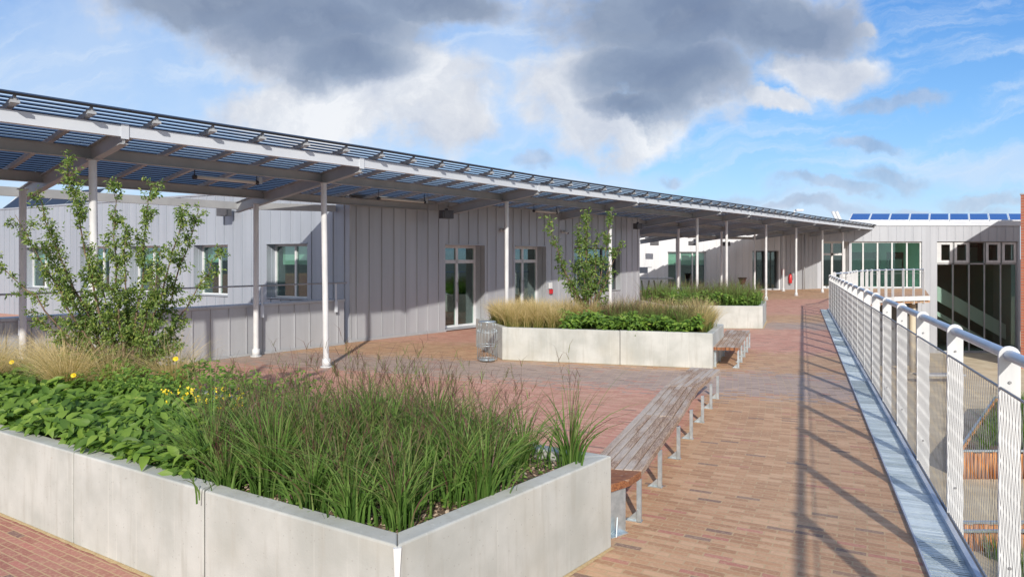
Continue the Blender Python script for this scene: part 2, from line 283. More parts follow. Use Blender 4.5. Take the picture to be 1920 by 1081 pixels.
# ------------------------------------------------------------ mesh builder
ORG = {}
def tag(o, label=None, cat=None, group=None, kind=None):
    if label: o['label'] = label
    if cat: o['category'] = cat
    if group: o['group'] = group
    if kind: o['kind'] = kind
    return o
def thing(name, loc, label, cat, group=None):
    o = bpy.data.objects.new(name, None); o.empty_display_size = .2; COL.objects.link(o); o.location = loc
    ORG[o.name] = Vector(loc); return tag(o, label, cat, group)
class MB:
    def __init__(s): s.v = []; s.f = []; s.sm = []; s.w = []; s.usew = False
    def add(s, vs, fs, smooth=False, w=None):
        b = len(s.v); s.v += [tuple(p) for p in vs]; s.f += [tuple(b+i for i in f) for f in fs]; s.sm += [smooth]*len(fs)
        s.w += list(w) if w is not None else [(0, 0, 0)]*len(vs)
        if w is not None: s.usew = True
        return s
    def box(s, o, a, b, c, w=None):        # a corner and three edge vectors
        o, a, b, c = map(Vector, (o, a, b, c))
        vs = [o, o+a, o+a+b, o+b, o+c, o+a+c, o+a+b+c, o+b+c]
        fs = [(0, 3, 2, 1), (4, 5, 6, 7), (0, 1, 5, 4), (1, 2, 6, 5), (2, 3, 7, 6), (3, 0, 4, 7)]
        if a.cross(b).dot(c) < 0: fs = [f[::-1] for f in fs]
        return s.add(vs, fs, w=w)
    def cbox(s, c, dims, rz=0.0):
        ca, sa = math.cos(rz), math.sin(rz); ax = Vector((ca, sa, 0))*dims[0]; ay_ = Vector((-sa, ca, 0))*dims[1]; az = Vector((0, 0, dims[2]))
        return s.box(Vector(c)-ax/2-ay_/2-az/2, ax, ay_, az)
    def beam(s, p0, p1, w, h, up=(0, 0, 1), w3=None):   # p0, p1 on the axis; w sideways, h along up
        p0, p1 = Vector(p0), Vector(p1); d = (p1-p0); side = d.cross(Vector(up)).normalized(); u = side.cross(d).normalized()
        return s.box(p0-side*w/2-u*h/2, d, side*w, u*h, w=w3)
    def tube(s, pts, r, n=8, cap=True, smooth=True):
        pts = [Vector(p) for p in pts]; rr = r if isinstance(r, (list, tuple)) else [r]*len(pts)
        vs = []; fs = []; ref = None
        for i, p in enumerate(pts):
            d = (pts[min(i+1, len(pts)-1)]-pts[max(i-1, 0)]).normalized()
            if ref is None:
                ref = d.orthogonal().normalized()
            ref = (ref-d*ref.dot(d))
            if ref.length < 1e-5: ref = d.orthogonal()
            ref.normalize(); q = d.cross(ref)
            for k in range(n):
                a = 2*math.pi*k/n; vs.append(p+(ref*math.cos(a)+q*math.sin(a))*rr[i])
        for i in range(len(pts)-1):
            for k in range(n): fs.append((i*n+k, i*n+(k+1) % n, (i+1)*n+(k+1) % n, (i+1)*n+k))
        s.add(vs, fs, smooth)
        if cap:
            b = len(s.v)-len(vs); s.f.append(tuple(b+k for k in range(n))[::-1]); s.f.append(tuple(b+(len(pts)-1)*n+k for k in range(n))); s.sm += [False, False]
        return s
    def prism(s, poly, z0, z1):
        n = len(poly); ar = sum(poly[i][0]*poly[(i+1) % n][1]-poly[(i+1) % n][0]*poly[i][1] for i in range(n))
        if ar < 0: poly = poly[::-1]
        vs = [(p[0], p[1], z0) for p in poly]+[(p[0], p[1], z1) for p in poly]
        fs = [tuple(range(n))[::-1], tuple(range(n, 2*n))]+[(i, (i+1) % n, n+(i+1) % n, n+i) for i in range(n)]
        return s.add(vs, fs)
    def build(s, name, m, parent=None, bevel=0, seg=2, label=None):
        me = bpy.data.meshes.new(name); o = bpy.data.objects.new(name, me); COL.objects.link(o)
        if parent is not None:
            org = ORG[parent.name]; o.parent = parent
        else:
            a = np.array(s.v); org = Vector(((a[:, 0].min()+a[:, 0].max())/2, (a[:, 1].min()+a[:, 1].max())/2, a[:, 2].min())); o.location = org
        ORG[o.name] = org
        me.from_pydata([(p[0]-org[0], p[1]-org[1], p[2]-org[2]) for p in s.v], [], s.f)
        me.polygons.foreach_set('use_smooth', s.sm)
        if s.usew:
            at = me.attributes.new('wco', 'FLOAT_VECTOR', 'POINT'); at.data.foreach_set('vector', np.array(s.w, dtype=np.float32).ravel())
        me.materials.append(m); me.update()
        if bevel:
            md = o.modifiers.new('edge', 'BEVEL'); md.width = bevel; md.segments = seg; md.limit_method = 'ANGLE'; md.angle_limit = R(50)
        if label: o['label'] = label
        return o
def raw(name, V_, F_, T_, m, parent=None, org=(0, 0, 0)):
    """numpy mesh: V_ (n,3) world, F_ (k,3|4), T_ (n) tint"""
    me = bpy.data.meshes.new(name); o = bpy.data.objects.new(name, me); COL.objects.link(o)
    org = np.array(ORG[parent.name]) if parent is not None else np.array(org)
    V_ = V_-org; k = F_.shape[1]
    me.vertices.add(len(V_)); me.vertices.foreach_set('co', V_.astype(np.float32).ravel())
    me.loops.add(F_.size); me.loops.foreach_set('vertex_index', F_.astype(np.int32).ravel())
    me.polygons.add(len(F_)); me.polygons.foreach_set('loop_start', np.arange(0, F_.size, k, dtype=np.int32)); me.polygons.foreach_set('loop_total', np.full(len(F_), k, dtype=np.int32))
    at = me.attributes.new('tint', 'FLOAT', 'POINT'); at.data.foreach_set('value', np.clip(T_, 0, 1).astype(np.float32))
    me.update(calc_edges=True); me.materials.append(m)
    if parent is not None: o.parent = parent
    else: o.location = org
    ORG[o.name] = Vector(org); return o
def at(px, py, Y): return Vector(((px-960)*Y/1300, Y, 2.1-(py-482)*Y/1300))
def G(px, py, z=0.0):
    Y = 1300*(2.1-z)/(py-482); return Vector(((px-960)*Y/1300, Y, z))
def onwall(px, p0, p1):
    """distance along the wall p0->p1 that the sight line of column px meets"""
    k = (px-960)/1300; dx, dy = p1[0]-p0[0], p1[1]-p0[1]; l = math.hypot(dx, dy); dx /= l; dy /= l
    return (k*p0[1]-p0[0])/(dx-k*dy)

# ------------------------------------------------------------ ground and deck
def sheet(name, poly, z, m, th=None, kind='structure'):
    mb = MB()
    if th: mb.prism(poly, z-th, z)
    else:
        n = len(poly); ar = sum(poly[i][0]*poly[(i+1) % n][1]-poly[(i+1) % n][0]*poly[i][1] for i in range(n))
        if ar < 0: poly = poly[::-1]
        mb.add([(p[0], p[1], z) for p in poly], [tuple(range(n))])
    return tag(mb.build(name, m), kind=kind)
PD_ = Vector((.3826, .9239, 0)); PN = Vector((.9239, -.3826, 0))       # walkway direction and its outward side
def LX(c, Y): return Vector((.414*Y+c, Y, 0))
CURVE = [(14.1, 29.1), (16.1, 32.4), (18.1, 34.9), (20.1, 36.6), (22.2, 37.4)]
deck = [LX(1.20, -6)[:2], LX(1.20, 27.9)[:2]]+CURVE+[(22.6, 37.5), (27.55, 46.3), (-80, 47), (-80, -6)]
sheet('deck_paving', deck, 0.0, M['paver'], .35)
LG = -4.3
sheet('courtyard_ground', [(-10, -20), (120, -20), (120, 60), (-10, 60)], LG, M['court'])
sheet('ground', [(-1500, -1500), (1500, -1500), (1500, 2500), (-1500, 2500)], LG-.06, M['land'])

# sand along the planter feet
def sandstrip(pts, w=.026, z=.004):
    mb = MB()
    for a, b in zip(pts[:-1], pts[1:]):
        a, b = Vector(a).to_3d(), Vector(b).to_3d(); d = (b-a).normalized(); s = d.cross(Vector((0, 0, 1))); n = max(2, int((b-a).length/.08))
        ws = [w*random.uniform(.75, 1.25) for _ in range(n+1)]
        vs = []; 
        for i in range(n+1):
            p = a.lerp(b, i/n); vs += [(p.x-s.x*.01, p.y-s.y*.01, z), (p.x+s.x*ws[i], p.y+s.y*ws[i], z)]
        mb.add(vs, [(2*i, 2*i+1, 2*i+3, 2*i+2) for i in range(n)])
    return mb

# ------------------------------------------------------------ drain grating and railing
def drain():
    t = thing('drain_channel', LX(.99, 10), 'long galvanised grating drain along the foot of the white railing', 'drain')
    y0, y1 = 0.5, 27.7; c0, c1_ = .862, 1.13
    mb = MB(); a, b = LX(c0, y0), LX(c0, y1); w = PN*(c1_-c0)*.9239
    a2, b2 = a+w, b+w
    mb.add([a+Vector((0, 0, .003)), a2+Vector((0, 0, .003)), b2+Vector((0, 0, .003)), b+Vector((0, 0, .003))], [(0, 1, 2, 3)])
    mb.build('trough', mat('trough_metal', (.22, .26, .28), .6, .4), t)
    mb = MB(); d = (b-a); ln = d.length; d.normalize(); k = 0
    n = int(ln/.033)
    for i in range(n):
        p = a+d*(i*.033); fat = .036 if i % 30 else .050
        jit = random.uniform(-.0015, .0015)
        mb.box(p+Vector((0, 0, .012+jit)), d*fat*.62, w, (0, 0, .012))
    mb.build('grate', M['grate'], t)
    mb = MB(); mb.box(a-PN*.012, d*ln, PN*.012, (0, 0, .03)); mb.box(a2+PN*.001, d*ln, PN*.035, (0, 0, .07))
    mb.build('edge_angle', M['rail_blue'], t)
drain()
def railing(name, pts, ztop, label, mesh=True, cyl=8, post_w=.112, down=.42, out=None, minor=1.0):
    """pts: post positions on plan (Vectors); ztop(i): height of handrail centre"""
    t = thing(name, (pts[0][0], pts[0][1], 0), label, 'railing')
    n = len(pts); P3 = [Vector((p[0], p[1], 0)) for p in pts]
    for i in range(n):
        d = (P3[min(i+1, n-1)]-P3[max(i-1, 0)]).normalized(); s = Vector((d.y, -d.x, 0)); h = ztop(i)
        mb = MB(); w = post_w; th = .022; vs = []; prof = [(-w/2, -down), (w/2, -down), (w/2, h)]
        prof += [(w/2*math.cos(a), h+w/2*math.sin(a)) for a in [math.pi*k/8 for k in range(1, 8)]]+[(-w/2, h)]
        k = len(prof)
        for sg in (-1, 1): vs += [P3[i]+s*q[0]+d*th/2*sg+Vector((0, 0, q[1])) for q in prof]
        mb.add(vs, [tuple(range(k)), tuple(range(2*k-1, k-1, -1))]+[(j, (j+1) % k, k+(j+1) % k, k+j)[::-1] for j in range(k)])
        po = mb.build('post', M['white'], t, bevel=.003)
        if i < 7:
            for zz in (.25, h-.16): 
                bm_ = MB().tube([P3[i]+d*(-th/2-.008)+Vector((0, 0, zz)), P3[i]+d*(-th/2)+Vector((0, 0, zz))], .009, 8); bm_.build('bolt', M['wire'], po)
    mb = MB(); mb.tube([P3[i]+Vector((0, 0, ztop(i))) for i in range(n)], .033, 14); mb.build('handrail', M['rail_blue'], t)
    ins = []
    for i in range(n):
        d = (P3[min(i+1, n-1)]-P3[max(i-1, 0)]).normalized(); ins.append(P3[i]-Vector((d.y, -d.x, 0))*(.045))
    lo, hi = .04, .195
    def sag(z, f): return z
    mb = MB(); mb.tube([ins[i]+Vector((0, 0, ztop(i)-hi)) for i in range(n)], .0085, 8); mb.tube([ins[i]+Vector((0, 0, lo)) for i in range(n)], .0085, 8)
    mb.build('cable', M['wire'], t)
    if mesh:
        mb = MB()
        for i in range(n-1):
            a, b = ins[i], ins[i+1]; d = b-a; ln = d.length; H = ztop(i)-hi-lo; sp = .062; r = .0014
            m_ = int((ln)/sp)
            dn = d.normalized(); sl = .22      # steep diamonds
            for sgn in (1, -1):
                for k in range(-int(H*sl/sp)-1, m_+int(H*sl/sp)+2):
                    x0 = k*sp; x1 = x0+sgn*H*sl; z0, z1 = lo, lo+H
                    # clip to the bay
                    def cl(xa, za, xb, zb):
                        pts_ = []
                        for (xx, zz, ox, oz) in ((xa, za, xb, zb), (xb, zb, xa, za)):
                            if xx < 0: f = (0-xx)/(ox-xx) if ox != xx else 0; xx, zz = 0, zz+(oz-zz)*f
                            elif xx > ln: f = (ln-xx)/(ox-xx) if ox != xx else 0; xx, zz = ln, zz+(oz-zz)*f
                            pts_.append((xx, zz))
                        return pts_
                    if (x0 < 0 and x1 < 0) or (x0 > ln and x1 > ln): continue
                    (xa, za), (xb, zb) = cl(x0, z0, x1, z1)
                    if abs(za-zb) < .02: continue
                    mb.tube([a+dn*xa+Vector((0, 0, za)), a+dn*xb+Vector((0, 0, zb))], r, 3, cap=False, smooth=False)
        mb.build('wire_mesh', M['wire'], t)
    return t
ys = [4.14+1.44*k for k in range(-2, 16)]
pts = [LX(1.255, y) for y in ys]+[LX(1.24, 26.1+1.3)]
zt = lambda y: 1.515-.0065*(y-4.14)
railing('railing', pts, lambda i: zt(pts[i].y), 'near white railing with blue-grey handrail and wire mesh beside the walkway')
P2 = [LX(1.24, 27.4)]
cv = [Vector(p+(0,)) for p in [(13.0, 27.95)]+CURVE+[(22.5, 37.45)]]
acc = []
for a, b in zip(cv[:-1], cv[1:]):
    for k in range(6): acc.append(a.lerp(b, k/6))
acc.append(cv[-1]); far = [acc[0]]
for p in acc:
    if (p-far[-1]).length > .74: far.append(p)
railing('railing', far, lambda i: 1.44, 'far curved white railing in front of the green glazed wall', mesh=False, post_w=.13)
# deck edge fascia
mb = MB(); a, b = LX(1.203, -6), LX(1.203, 27.8); mb.box(a+Vector((0, 0, -.38)), b-a, PN*.012, (0, 0, .41)); 
for p, q in zip(cv[:-1], cv[1:]):
    d = (q-p); s = Vector((d.y, -d.x, 0)).normalized(); mb.box(p+s*.1+Vector((0, 0, -.22)), d, s*.012, (0, 0, .24))
tag(mb.build('edge_trim', M['white']), 'white steel strip closing the edge of the raised deck below the railing', 'trim')

# ------------------------------------------------------------ planters
def planter(name, front, right, back, left, H, th, seams, label, soil=True, extra=None):
    """plan corners; slabs along each side, split where seams says (fractions)"""
    C_ = [Vector(p).to_3d() for p in (front, right, back, left)]       # ccw seen from above: left-front ... handled below
    t = thing(name, C_[0], label, 'planter')
    ce = sum(C_, Vector())/4
    n = 4; inn = []
    for i in range(n):
        p = C_[i]; a = (C_[(i-1) % n]-p).normalized(); b = (C_[(i+1) % n]-p).normalized()
        sn = abs(a.cross(b).z); inn.append(p+(a+b)*th/max(sn, .2))
    for i in range(n):
        A, B = C_[i], C_[(i+1) % n]; a, b = inn[i], inn[(i+1) % n]
        fr = [0]+list(seams[i])+[1]
        for k in range(len(fr)-1):
            f0, f1 = fr[k], fr[k+1]; g0 = .004/(B-A).length if k else .0015/(B-A).length; g1 = .004/(B-A).length if k < len(fr)-2 else .0015/(B-A).length
            q = [A.lerp(B, f0+g0), A.lerp(B, f1-g1), a.lerp(b, f1-g1), a.lerp(b, f0+g0)]
            dz = random.uniform(-.003, .003)
            MB().prism([v[:2] for v in q], 0.001, H+dz).build('wall_panel', M['concrete'], t, bevel=.012, seg=3)
    mb = MB(); mb.add([(p.x, p.y, H-.07) for p in inn], [(0, 1, 2, 3)]); mb.build('soil', M['soil'], t)
    return t, inn
F1 = Vector((-.851, .525, 0)); R1_ = Vector((.6334, .7738, 0))
p1c = Vector((-.57, 3.449, 0)); p1r = Vector((.722, 5.02, 0)); p1l = p1c+F1*9.0; p1b = p1r+F1*9.3
s1 = [1.556*k/9.0 for k in range(1, 6)]
pl1, in1 = planter('concrete_planter', p1c, p1r, p1b, p1l, .667, .13, [[], [.17, .34, .5, .67, .84], [.5], [1-x for x in s1][::-1]], 'large pale concrete planter in the foreground filled with tall grass and a leafy tree')
nb_ = (-(F1+R1_)).normalized(); sq = Vector((nb_.y, -nb_.x, 0)); mb = MB()
vs = [p1c+nb_*.004+sq*w_+Vector((0, 0, z)) for w_, z in ((-.020, .655), (.020, .655), (.011, .45), (.010, .01), (-.005, .01), (-.004, .40))]
vs += [v-nb_*.03 for v in vs]; mb.add(vs, [(0, 1, 2, 3, 4, 5), (11, 10, 9, 8, 7, 6)]+[(i, 6+i, 6+(i+1) % 6, (i+1) % 6) for i in range(6)])
mb.build('corner_sealant', M['white'], pl1)
p2a = Vector((-.20, 14.2, 0)); p2b = Vector((3.78, 13.05, 0)); p2c = Vector((4.55, 14.9, 0)); p2d = Vector((-.85, 16.3, 0))
pl2, in2 = planter('concrete_planter', p2a, p2b, p2c, p2d, .667, .13, [[.58], [.55], [.5], []], 'middle pale concrete planter with blond grass beside the second bench')
p3a = Vector((4.6, 20.55, 0)); p3b = Vector((7.38, 20.4, 0)); p3c = Vector((8.4, 22.9, 0)); p3d = Vector((4.2, 23.3, 0))
pl3, in3 = planter('concrete_planter', p3a, p3b, p3c, p3d, .667, .13, [[], [.5], [.5], []], 'farthest pale concrete planter with green shrubs in front of the columns')
mb = sandstrip([p1l, p1c, p1r]); s_ = mb
for q in ([p2a, p2b, p2c], [p3a, p3b, p3c]):
    m2 = sandstrip(q, .035); mb.add(m2.v, m2.f)
tag(mb.build('joint_sand', M['sand']), kind='stuff', label='thin line of yellow sand along the planter feet', cat='sand')

# ------------------------------------------------------------ benches
def bench(right, left, legs_r, legs_l, label, zt_=.40):
    """right/left: plan polylines of the two long edges, same count"""
    rr = [Vector(p).to_3d() for p in right]; ll = [Vector(p).to_3d() for p in left]
    t = thing('bench', rr[0], label, 'bench', )
    NS = 6; th = .055
    for i in range(len(rr)-1):
        mb = MB()
        for k in range(NS):
            f0 = k/NS+.010; f1 = (k+1)/NS-.010
            a0, a1 = ll[i].lerp(rr[i], f0), ll[i].lerp(rr[i], f1); b0, b1 = ll[i+1].lerp(rr[i+1], f0), ll[i+1].lerp(rr[i+1], f1)
            d = (b0-a0).normalized()*.004; ln = (b0-a0).length; dz = random.uniform(-.002, .002); off_ = random.uniform(0, 40)
            vs = [a0+d, a1+d, b1-d, b0-d]; z0, z1 = zt_-th+dz, zt_+dz
            w = [(off_, k*3.0, 0), (off_, k*3.0+.08, 0), (off_+ln, k*3.0+.08, 0), (off_+ln, k*3.0, 0)]
            w = [(x, y, 0) for x, y, _ in w]+[(x, y, th) for x, y, _ in w]
            vs2 = [(v.x, v.y, z0) for v in vs]+[(v.x, v.y, z1) for v in vs]
            mb.add(vs2, [(0, 3, 2, 1), (4, 5, 6, 7), (0, 1, 5, 4), (1, 2, 6, 5), (2, 3, 7, 6), (3, 0, 4, 7)], w=w)
        mb.build('seat', M['wood'], t, bevel=.005)
    return t, rr, ll
def leg(t, p, d, h, wide=.035, flip=1):
    """upright flat bar with a foot plate and a gusset; d = bench direction"""
    d = Vector(d).to_3d().normalized(); s = Vector((d.y, -d.x, 0))
    mb = MB(); mb.box(Vector(p).to_3d()-d*wide/2-s*.006, d*wide, s*.012, (0, 0, h)); 
    mb.box(Vector(p).to_3d()-d*wide/2-s*.006, d*.006, -s*.022, (0, 0, h))
    q = Vector(p).to_3d()
    mb.box(q-d*wide/2-s*.12+Vector((0, 0, .002)), d*wide*1.6, s*.13, (0, 0, .008))
    vs = [q-s*.006+Vector((0, 0, .01)), q-s*.11+Vector((0, 0, .01)), q-s*.006+Vector((0, 0, .11))]
    vs = vs+[v+d*.008 for v in vs]; mb.add(vs, [(0, 1, 2), (5, 4, 3), (0, 3, 4, 1), (1, 4, 5, 2), (2, 5, 3, 0)])
    return mb.build('leg', M['galv'], t)
b1r = [(1.035, 5.53), (1.37, 6.36), (1.786, 7.37), (2.44, 9.06), (3.18, 10.57)]
b1l = [(.60, 5.62), (.965, 6.52), (1.37, 7.53), (2.03, 9.22), (2.77, 10.74)]
bt, rr, ll = bench([b1r[0], b1r[2], b1r[3], b1r[4]], [b1l[0], b1l[2], b1l[3], b1l[4]], None, None, 'long dark slatted wooden bench curving away from the big planter')
# end board against the planter wall
mb = MB(); zt_ = .40
vs = [(.745, 5.19), (.90, 5.32), (1.03, 5.515), (.60, 5.61), (.60, 5.3)]
mb.prism(vs, zt_-.058, zt_+.001); mb.w = [(v[0]*1.0, v[1], v[2]) for v in mb.v]; mb.usew = True
mb.build('end_board', M['wood_end'], bt, bevel=.004)
for p in [(1.04, 5.5), (1.38, 6.32), (1.763, 7.21), (2.1, 8.0), (2.45, 8.8), (2.79, 9.61), (3.08, 10.28)]:
    leg(bt, (p[0]-.02, p[1]), (.4, .92), zt_-.056)
    q = Vector((p[0]-.38, p[1]+.15)); leg(bt, q, (.4, .92), zt_-.056)
mb = MB(); q = Vector((.765, 5.215, 0)); d = Vector((.62, .78, 0)); s = Vector((d.y, -d.x, 0))
q = Vector((.745, 5.24, 0)); mb.box(q, Vector((.13, .10, 0)), (-.005, .006, 0), (0, 0, zt_-.06)); mb.box(q+Vector((0, -.07, .002)), (.14, .105, 0), (-.04, .06, 0), (0, 0, .008))
vs = [q+Vector((.03, -.06, .01)), q+Vector((.05, .02, .01)), q+Vector((.05, .02, .13))]; vs += [v+Vector((.008, -.002, 0)) for v in vs]
mb.add(vs, [(0, 1, 2), (5, 4, 3), (0, 3, 4, 1), (1, 4, 5, 2), (2, 5, 3, 0)]); mb.build('leg', M['galv'], bt)
bt2, rr, ll = bench([(4.26, 13.04), (4.88, 14.55), (5.55, 16.15)], [(3.80, 13.16), (4.40, 14.7), (5.05, 16.3)], None, None, 'shorter wooden bench beside the middle planter with orange sawn slat ends')
mb = MB(); a, b = Vector((3.80, 13.155, 0)), Vector((4.26, 13.035, 0))
for k in range(6):
    p, q = a.lerp(b, k/6+.012), a.lerp(b, (k+1)/6-.012); mb.box(p+Vector((-.003, -.012, .343)), q-p, (.003, .011, 0), (0, 0, .056), w=[(k*3, v, 0) for v in (0, .1)]*4)
mb.build('end_board', M['wood_end'], bt2)
for y in (0.03, .26, .5, .74, .97):
    p = Vector((4.26, 13.04)).lerp(Vector((5.55, 16.15)), y); leg(bt2, p, (.38, .92), .344, .04); leg(bt2, p+Vector((-.40, .12)), (.38, .92), .344, .04)

# ------------------------------------------------------------ canopy
J = [(-16.4, -4.2), (-13.3, -.4), (-10.6, 2.95), (-7.95, 6.2), (-5.30, 9.49), (-2.74, 12.63), (.68, 17.6), (3.96, 21.8), (8.15, 27.0), (10.1, 29.4), (13.3, 33.5), (16.3, 37.2), (19.3, 40.7), (22.1, 44.0), (25.0, 47.4)]
ZF = [3.74, 3.74, 3.74, 3.74, 3.745, 3.74, 3.79, 3.83, 3.88, 3.9, 3.93, 3.93, 3.93, 3.93, 3.93]     # underside of the front beam
TB = [3.9, 3.9, 3.9, 3.9, 3.9, 3.9, 3.8, 3.8, 8.0, 8.0, 8.0, 7.0, 5.2, 3.6, 2.2]           # how far the louvres reach back
SL = .125
NV = Vector((-.77, .64, 0))
cano = thing('canopy', (J[5][0], J[5][1], 0), 'long grey steel canopy with dark glass louvres on slender white columns', 'canopy')
def cp(i, t, dz=0.0):
    i0 = int(math.floor(i)); i0 = min(max(i0, 0), len(J)-2); f = i-i0
    p = Vector(J[i0]).lerp(Vector(J[i0+1]), f); z = ZF[i0]*(1-f)+ZF[i0+1]*f
    return Vector((p.x+NV.x*t, p.y+NV.y*t, z-SL*t+dz))
NJ = len(J)
for i in range(NJ-1):
    # front beam: an angle with a pale face
    mb = MB(); a, b = cp(i, 0), cp(i+1, 0); d = (b-a).normalized()
    mb.box(a+d*.006, (b-a)-d*.012, NV*.012, (0, 0, .155)); mb.box(a+d*.006+NV*.013, (b-a)-d*.012, NV*.09, (0, 0, .010)); mb.box(a+d*.006+NV*.013+Vector((0, 0, .142)), (b-a)-d*.012, NV*.09, (0, 0, .010))
    mb.build('front_beam', M['fascia'], cano)
    # joint plate
    mb = MB(); mb.box(b-d*.05-NV*.014-Vector((0, 0, .03)), d*.10, NV*.012, (0, 0, .2)); jp = mb.build('joint_plate', M['fascia'], cano)
    # purlins
    for t0, mt, dz0 in ((1.22, 'steel', .045), (min(TB[i], 3.30), 'steel', .095)):
        t1 = 1.22 if t0 == 1.22 else min(TB[i+1], 3.30)
        mb = MB(); a, b = cp(i, t0, dz0), cp(i+1, t1, dz0); mb.beam(a, b, .012, .165)
        for dz in (-.078, .078): mb.beam(a+Vector((0, 0, dz)), b+Vector((0, 0, dz)), .09, .012)
        mb.build('purlin', M[mt], cano)
    if TB[i] > 4 and TB[i+1] > 4:
        mb = MB(); a, b = cp(i, 5.6, .02), cp(i+1, min(5.6, TB[i+1]), .02); mb.beam(a, b, .08, .16); mb.build('purlin', M['steel'], cano)
    if i <= 4:
        mb = MB(); a, b = cp(i, 4.42, .06), cp(i+1, 4.42 if i < 4 else 4.42, .06); mb.beam(a, b, .09, .16); mb.build('rear_beam', M['steel'], cano)
rearx = cp(5, 4.42, .06); mb = MB(); mb.beam(rearx, cp(5.42, 4.05, .06), .09, .16); mb.build('rear_beam', M['steel'], cano)
for i in range(NJ):
    T = TB[i] if TB[i] > 4 or i > 5 else 4.42
    mb = MB(); a, b = cp(i, .02, -.0), cp(i, T, -.0)
    mb.beam(a+Vector((0, 0, .02)), b+Vector((0, 0, .02)), .014, .22); mb.beam(a-Vector((0, 0, .09)), b-Vector((0, 0, .09)), .11, .014); mb.beam(a+Vector((0, 0, .13)), b+Vector((0, 0, .13)), .11, .014)
    mb.build('rafter', M['steel'], cano)
# louvre carriers and blades
seglen = [(Vector(J[i+1])-Vector(J[i])).length for i in range(NJ-1)]
carr = []
for i in range(NJ-1):
    n = max(2, round(seglen[i]/.88))
    for k in range(n): carr.append(i+(k+.45)/n)
for q in carr:
    i0 = int(q); f = q-i0; T = TB[i0]*(1-f)+TB[i0+1]*f
    mb = MB(); a, b = cp(q, -.15, .225), cp(q, T, .225)
    mb.beam(a, b, .07, .065)
    mb.beam(cp(q, -.17, .215), cp(q, -.11, .215), .10, .035)
    mb.beam(cp(q, -.16, .265), cp(q, -.10, .265), .03, .06)
    mb.beam(cp(q, -.14, .255), cp(q, -.02, .255), .085, .012)
    mb.build('louvre_carrier', M['steel'], cano)
for i in range(NJ-1):
    mb = MB(); Tm = max(TB[i], TB[i+1]); n = int(Tm/.15)
    for k in range(n+1):
        t = -.20+k*.15
        f0, f1 = 0, 1
        Ta, Tb = TB[i], TB[i+1]
        if t > min(Ta, Tb):
            if abs(Ta-Tb) < .05: continue
            fx = (t-Ta)/(Tb-Ta)
            if Tb > Ta: f0 = fx
            else: f1 = fx
            if f1-f0 < .03: continue
        a, b = cp(i+f0+.001, t, .275), cp(i+min(f1, .999), t, .275)
        # tilted blade: lower towards the back
        d = b-a; w = NV*.124+Vector((0, 0, .042))
        up = d.cross(w).normalized()*(.014 if k else .034)
        mb.box(a, d, w, up)
    mb.build('louvre_panel', M['louvre'], cano)
# columns
CT = 1.02
Cf = [cp(i, CT) for i in range(NJ)]
over = {5: (-3.55, 13.25), 6: (-.14, 18.25), 7: (3.18, 22.45), 8: (7.45, 27.9), 9: (9.3, 30.05)}
def column(x, y, ztop_, lean=(0, 0), r=.055):
    mb = MB(); mb.tube([(x, y, .02), (x+lean[0], y+lean[1], ztop_)], r, 14, cap=False)
    c = mb.build('column', M['white'], cano)
    mb = MB(); mb.tube([(x, y, 0.001), (x, y, .02)], r*2.1, 12); mb.tube([(x, y, .02), (x, y, .16)], r*1.45, 12, cap=True); mb.build('base_plate', M['white'], c)
    mb = MB(); mb.cbox((x+lean[0], y+lean[1], ztop_+.004), (.16, .16, .012), .7); mb.build('head_plate', M['steel'], c)
for i in range(1, NJ-1):
    x, y = over.get(i, (Cf[i].x, Cf[i].y)); column(x, y, cp(i, CT).z-.10, (-.05, 0) if i in (4, 5) else (0, 0))
rear = {3: (-10.6, 8.3), 4: (-8.15, 11.55), 5: (-5.42, 14.68)}
for i in (2, 3, 4, 5, 9, 10, 11, 12, 13):
    x, y = rear.get(i, tuple(cp(i, 3.3)[:2])); column(x, y, cp(i, 3.35).z-.10)
for i in (9, 10): 
    q = cp(i, 5.8); column(q.x, q.y, cp(i, 5.8).z-.10, r=.045)

# tube lamps with their arms, and the dark boxes under the canopy
def tubelamp(q0, q1, t, label):
    a, b = cp(q0, t, -.13), cp(q1, t, -.13); r_ = thing('tube_lamp', a, label, 'lamp', 'tube lamps under the canopy')
    mb = MB(); mb.tube([a, b], .032, 12); mb.build('lamp_tube', M['lamp'], r_)
    mb = MB(); d = (b-a).normalized()
    for p in (a, b): MB().tube([p-d*.03, p+d*.03], .037, 12).tube([p, p+Vector((0, 0, .20))], .008, 6).build('end_cap', M['black'], r_)
    mb = MB(); c = b+d*.06; mb.cbox((c.x, c.y, c.z+.04), (.07, .07, .12), .7); mb.tube([c, c+Vector((.02, .02, .2)), c+Vector((.0, .1, .24))], .010, 6); mb.build('junction_box', M['steel'], r_)
tubelamp(4.40, 4.68, 1.35, 'tube lamp with black ends under the canopy nearest the leafy foreground tree')
tubelamp(5.33, 5.58, 1.75, 'tube lamp under the canopy above the plain lilac wall left of the first door')
tubelamp(6.4, 6.62, 1.75, 'tube lamp under the canopy above the small tree of the middle planter')
def dbox(px, py, Y, label, w=.30, h=.18, rz=.6):
    p = at(px, py, Y); mb = MB(); mb.cbox(p, (w, .22, h), rz); mb.cbox(p+Vector((0, 0, h/2+.02)), (.04, .1, .06), rz)
    mb.cbox(p+Vector((.02, -.12, -.02)), (w*.8, .012, h*.7), rz)
    tag(mb.build('speaker_box', M['darkmetal'], bevel=.006), label, 'speaker', 'dark boxes under the canopy')
dbox(420, 396, 19.1, 'dark square box high on the silver wall between its two right-hand windows', .36, .26, -.5)
dbox(837, 402, 18.6, 'dark box at the wall top just left of the first glass door', .34, .22, .86)
dbox(1196, 424, 26.6, 'dark box at the top right corner of the lilac wall', .34, .22, .86)
dbox(1227, 456, 42.6, 'left dark box at the top of the far white wall', .5, .26, 0)
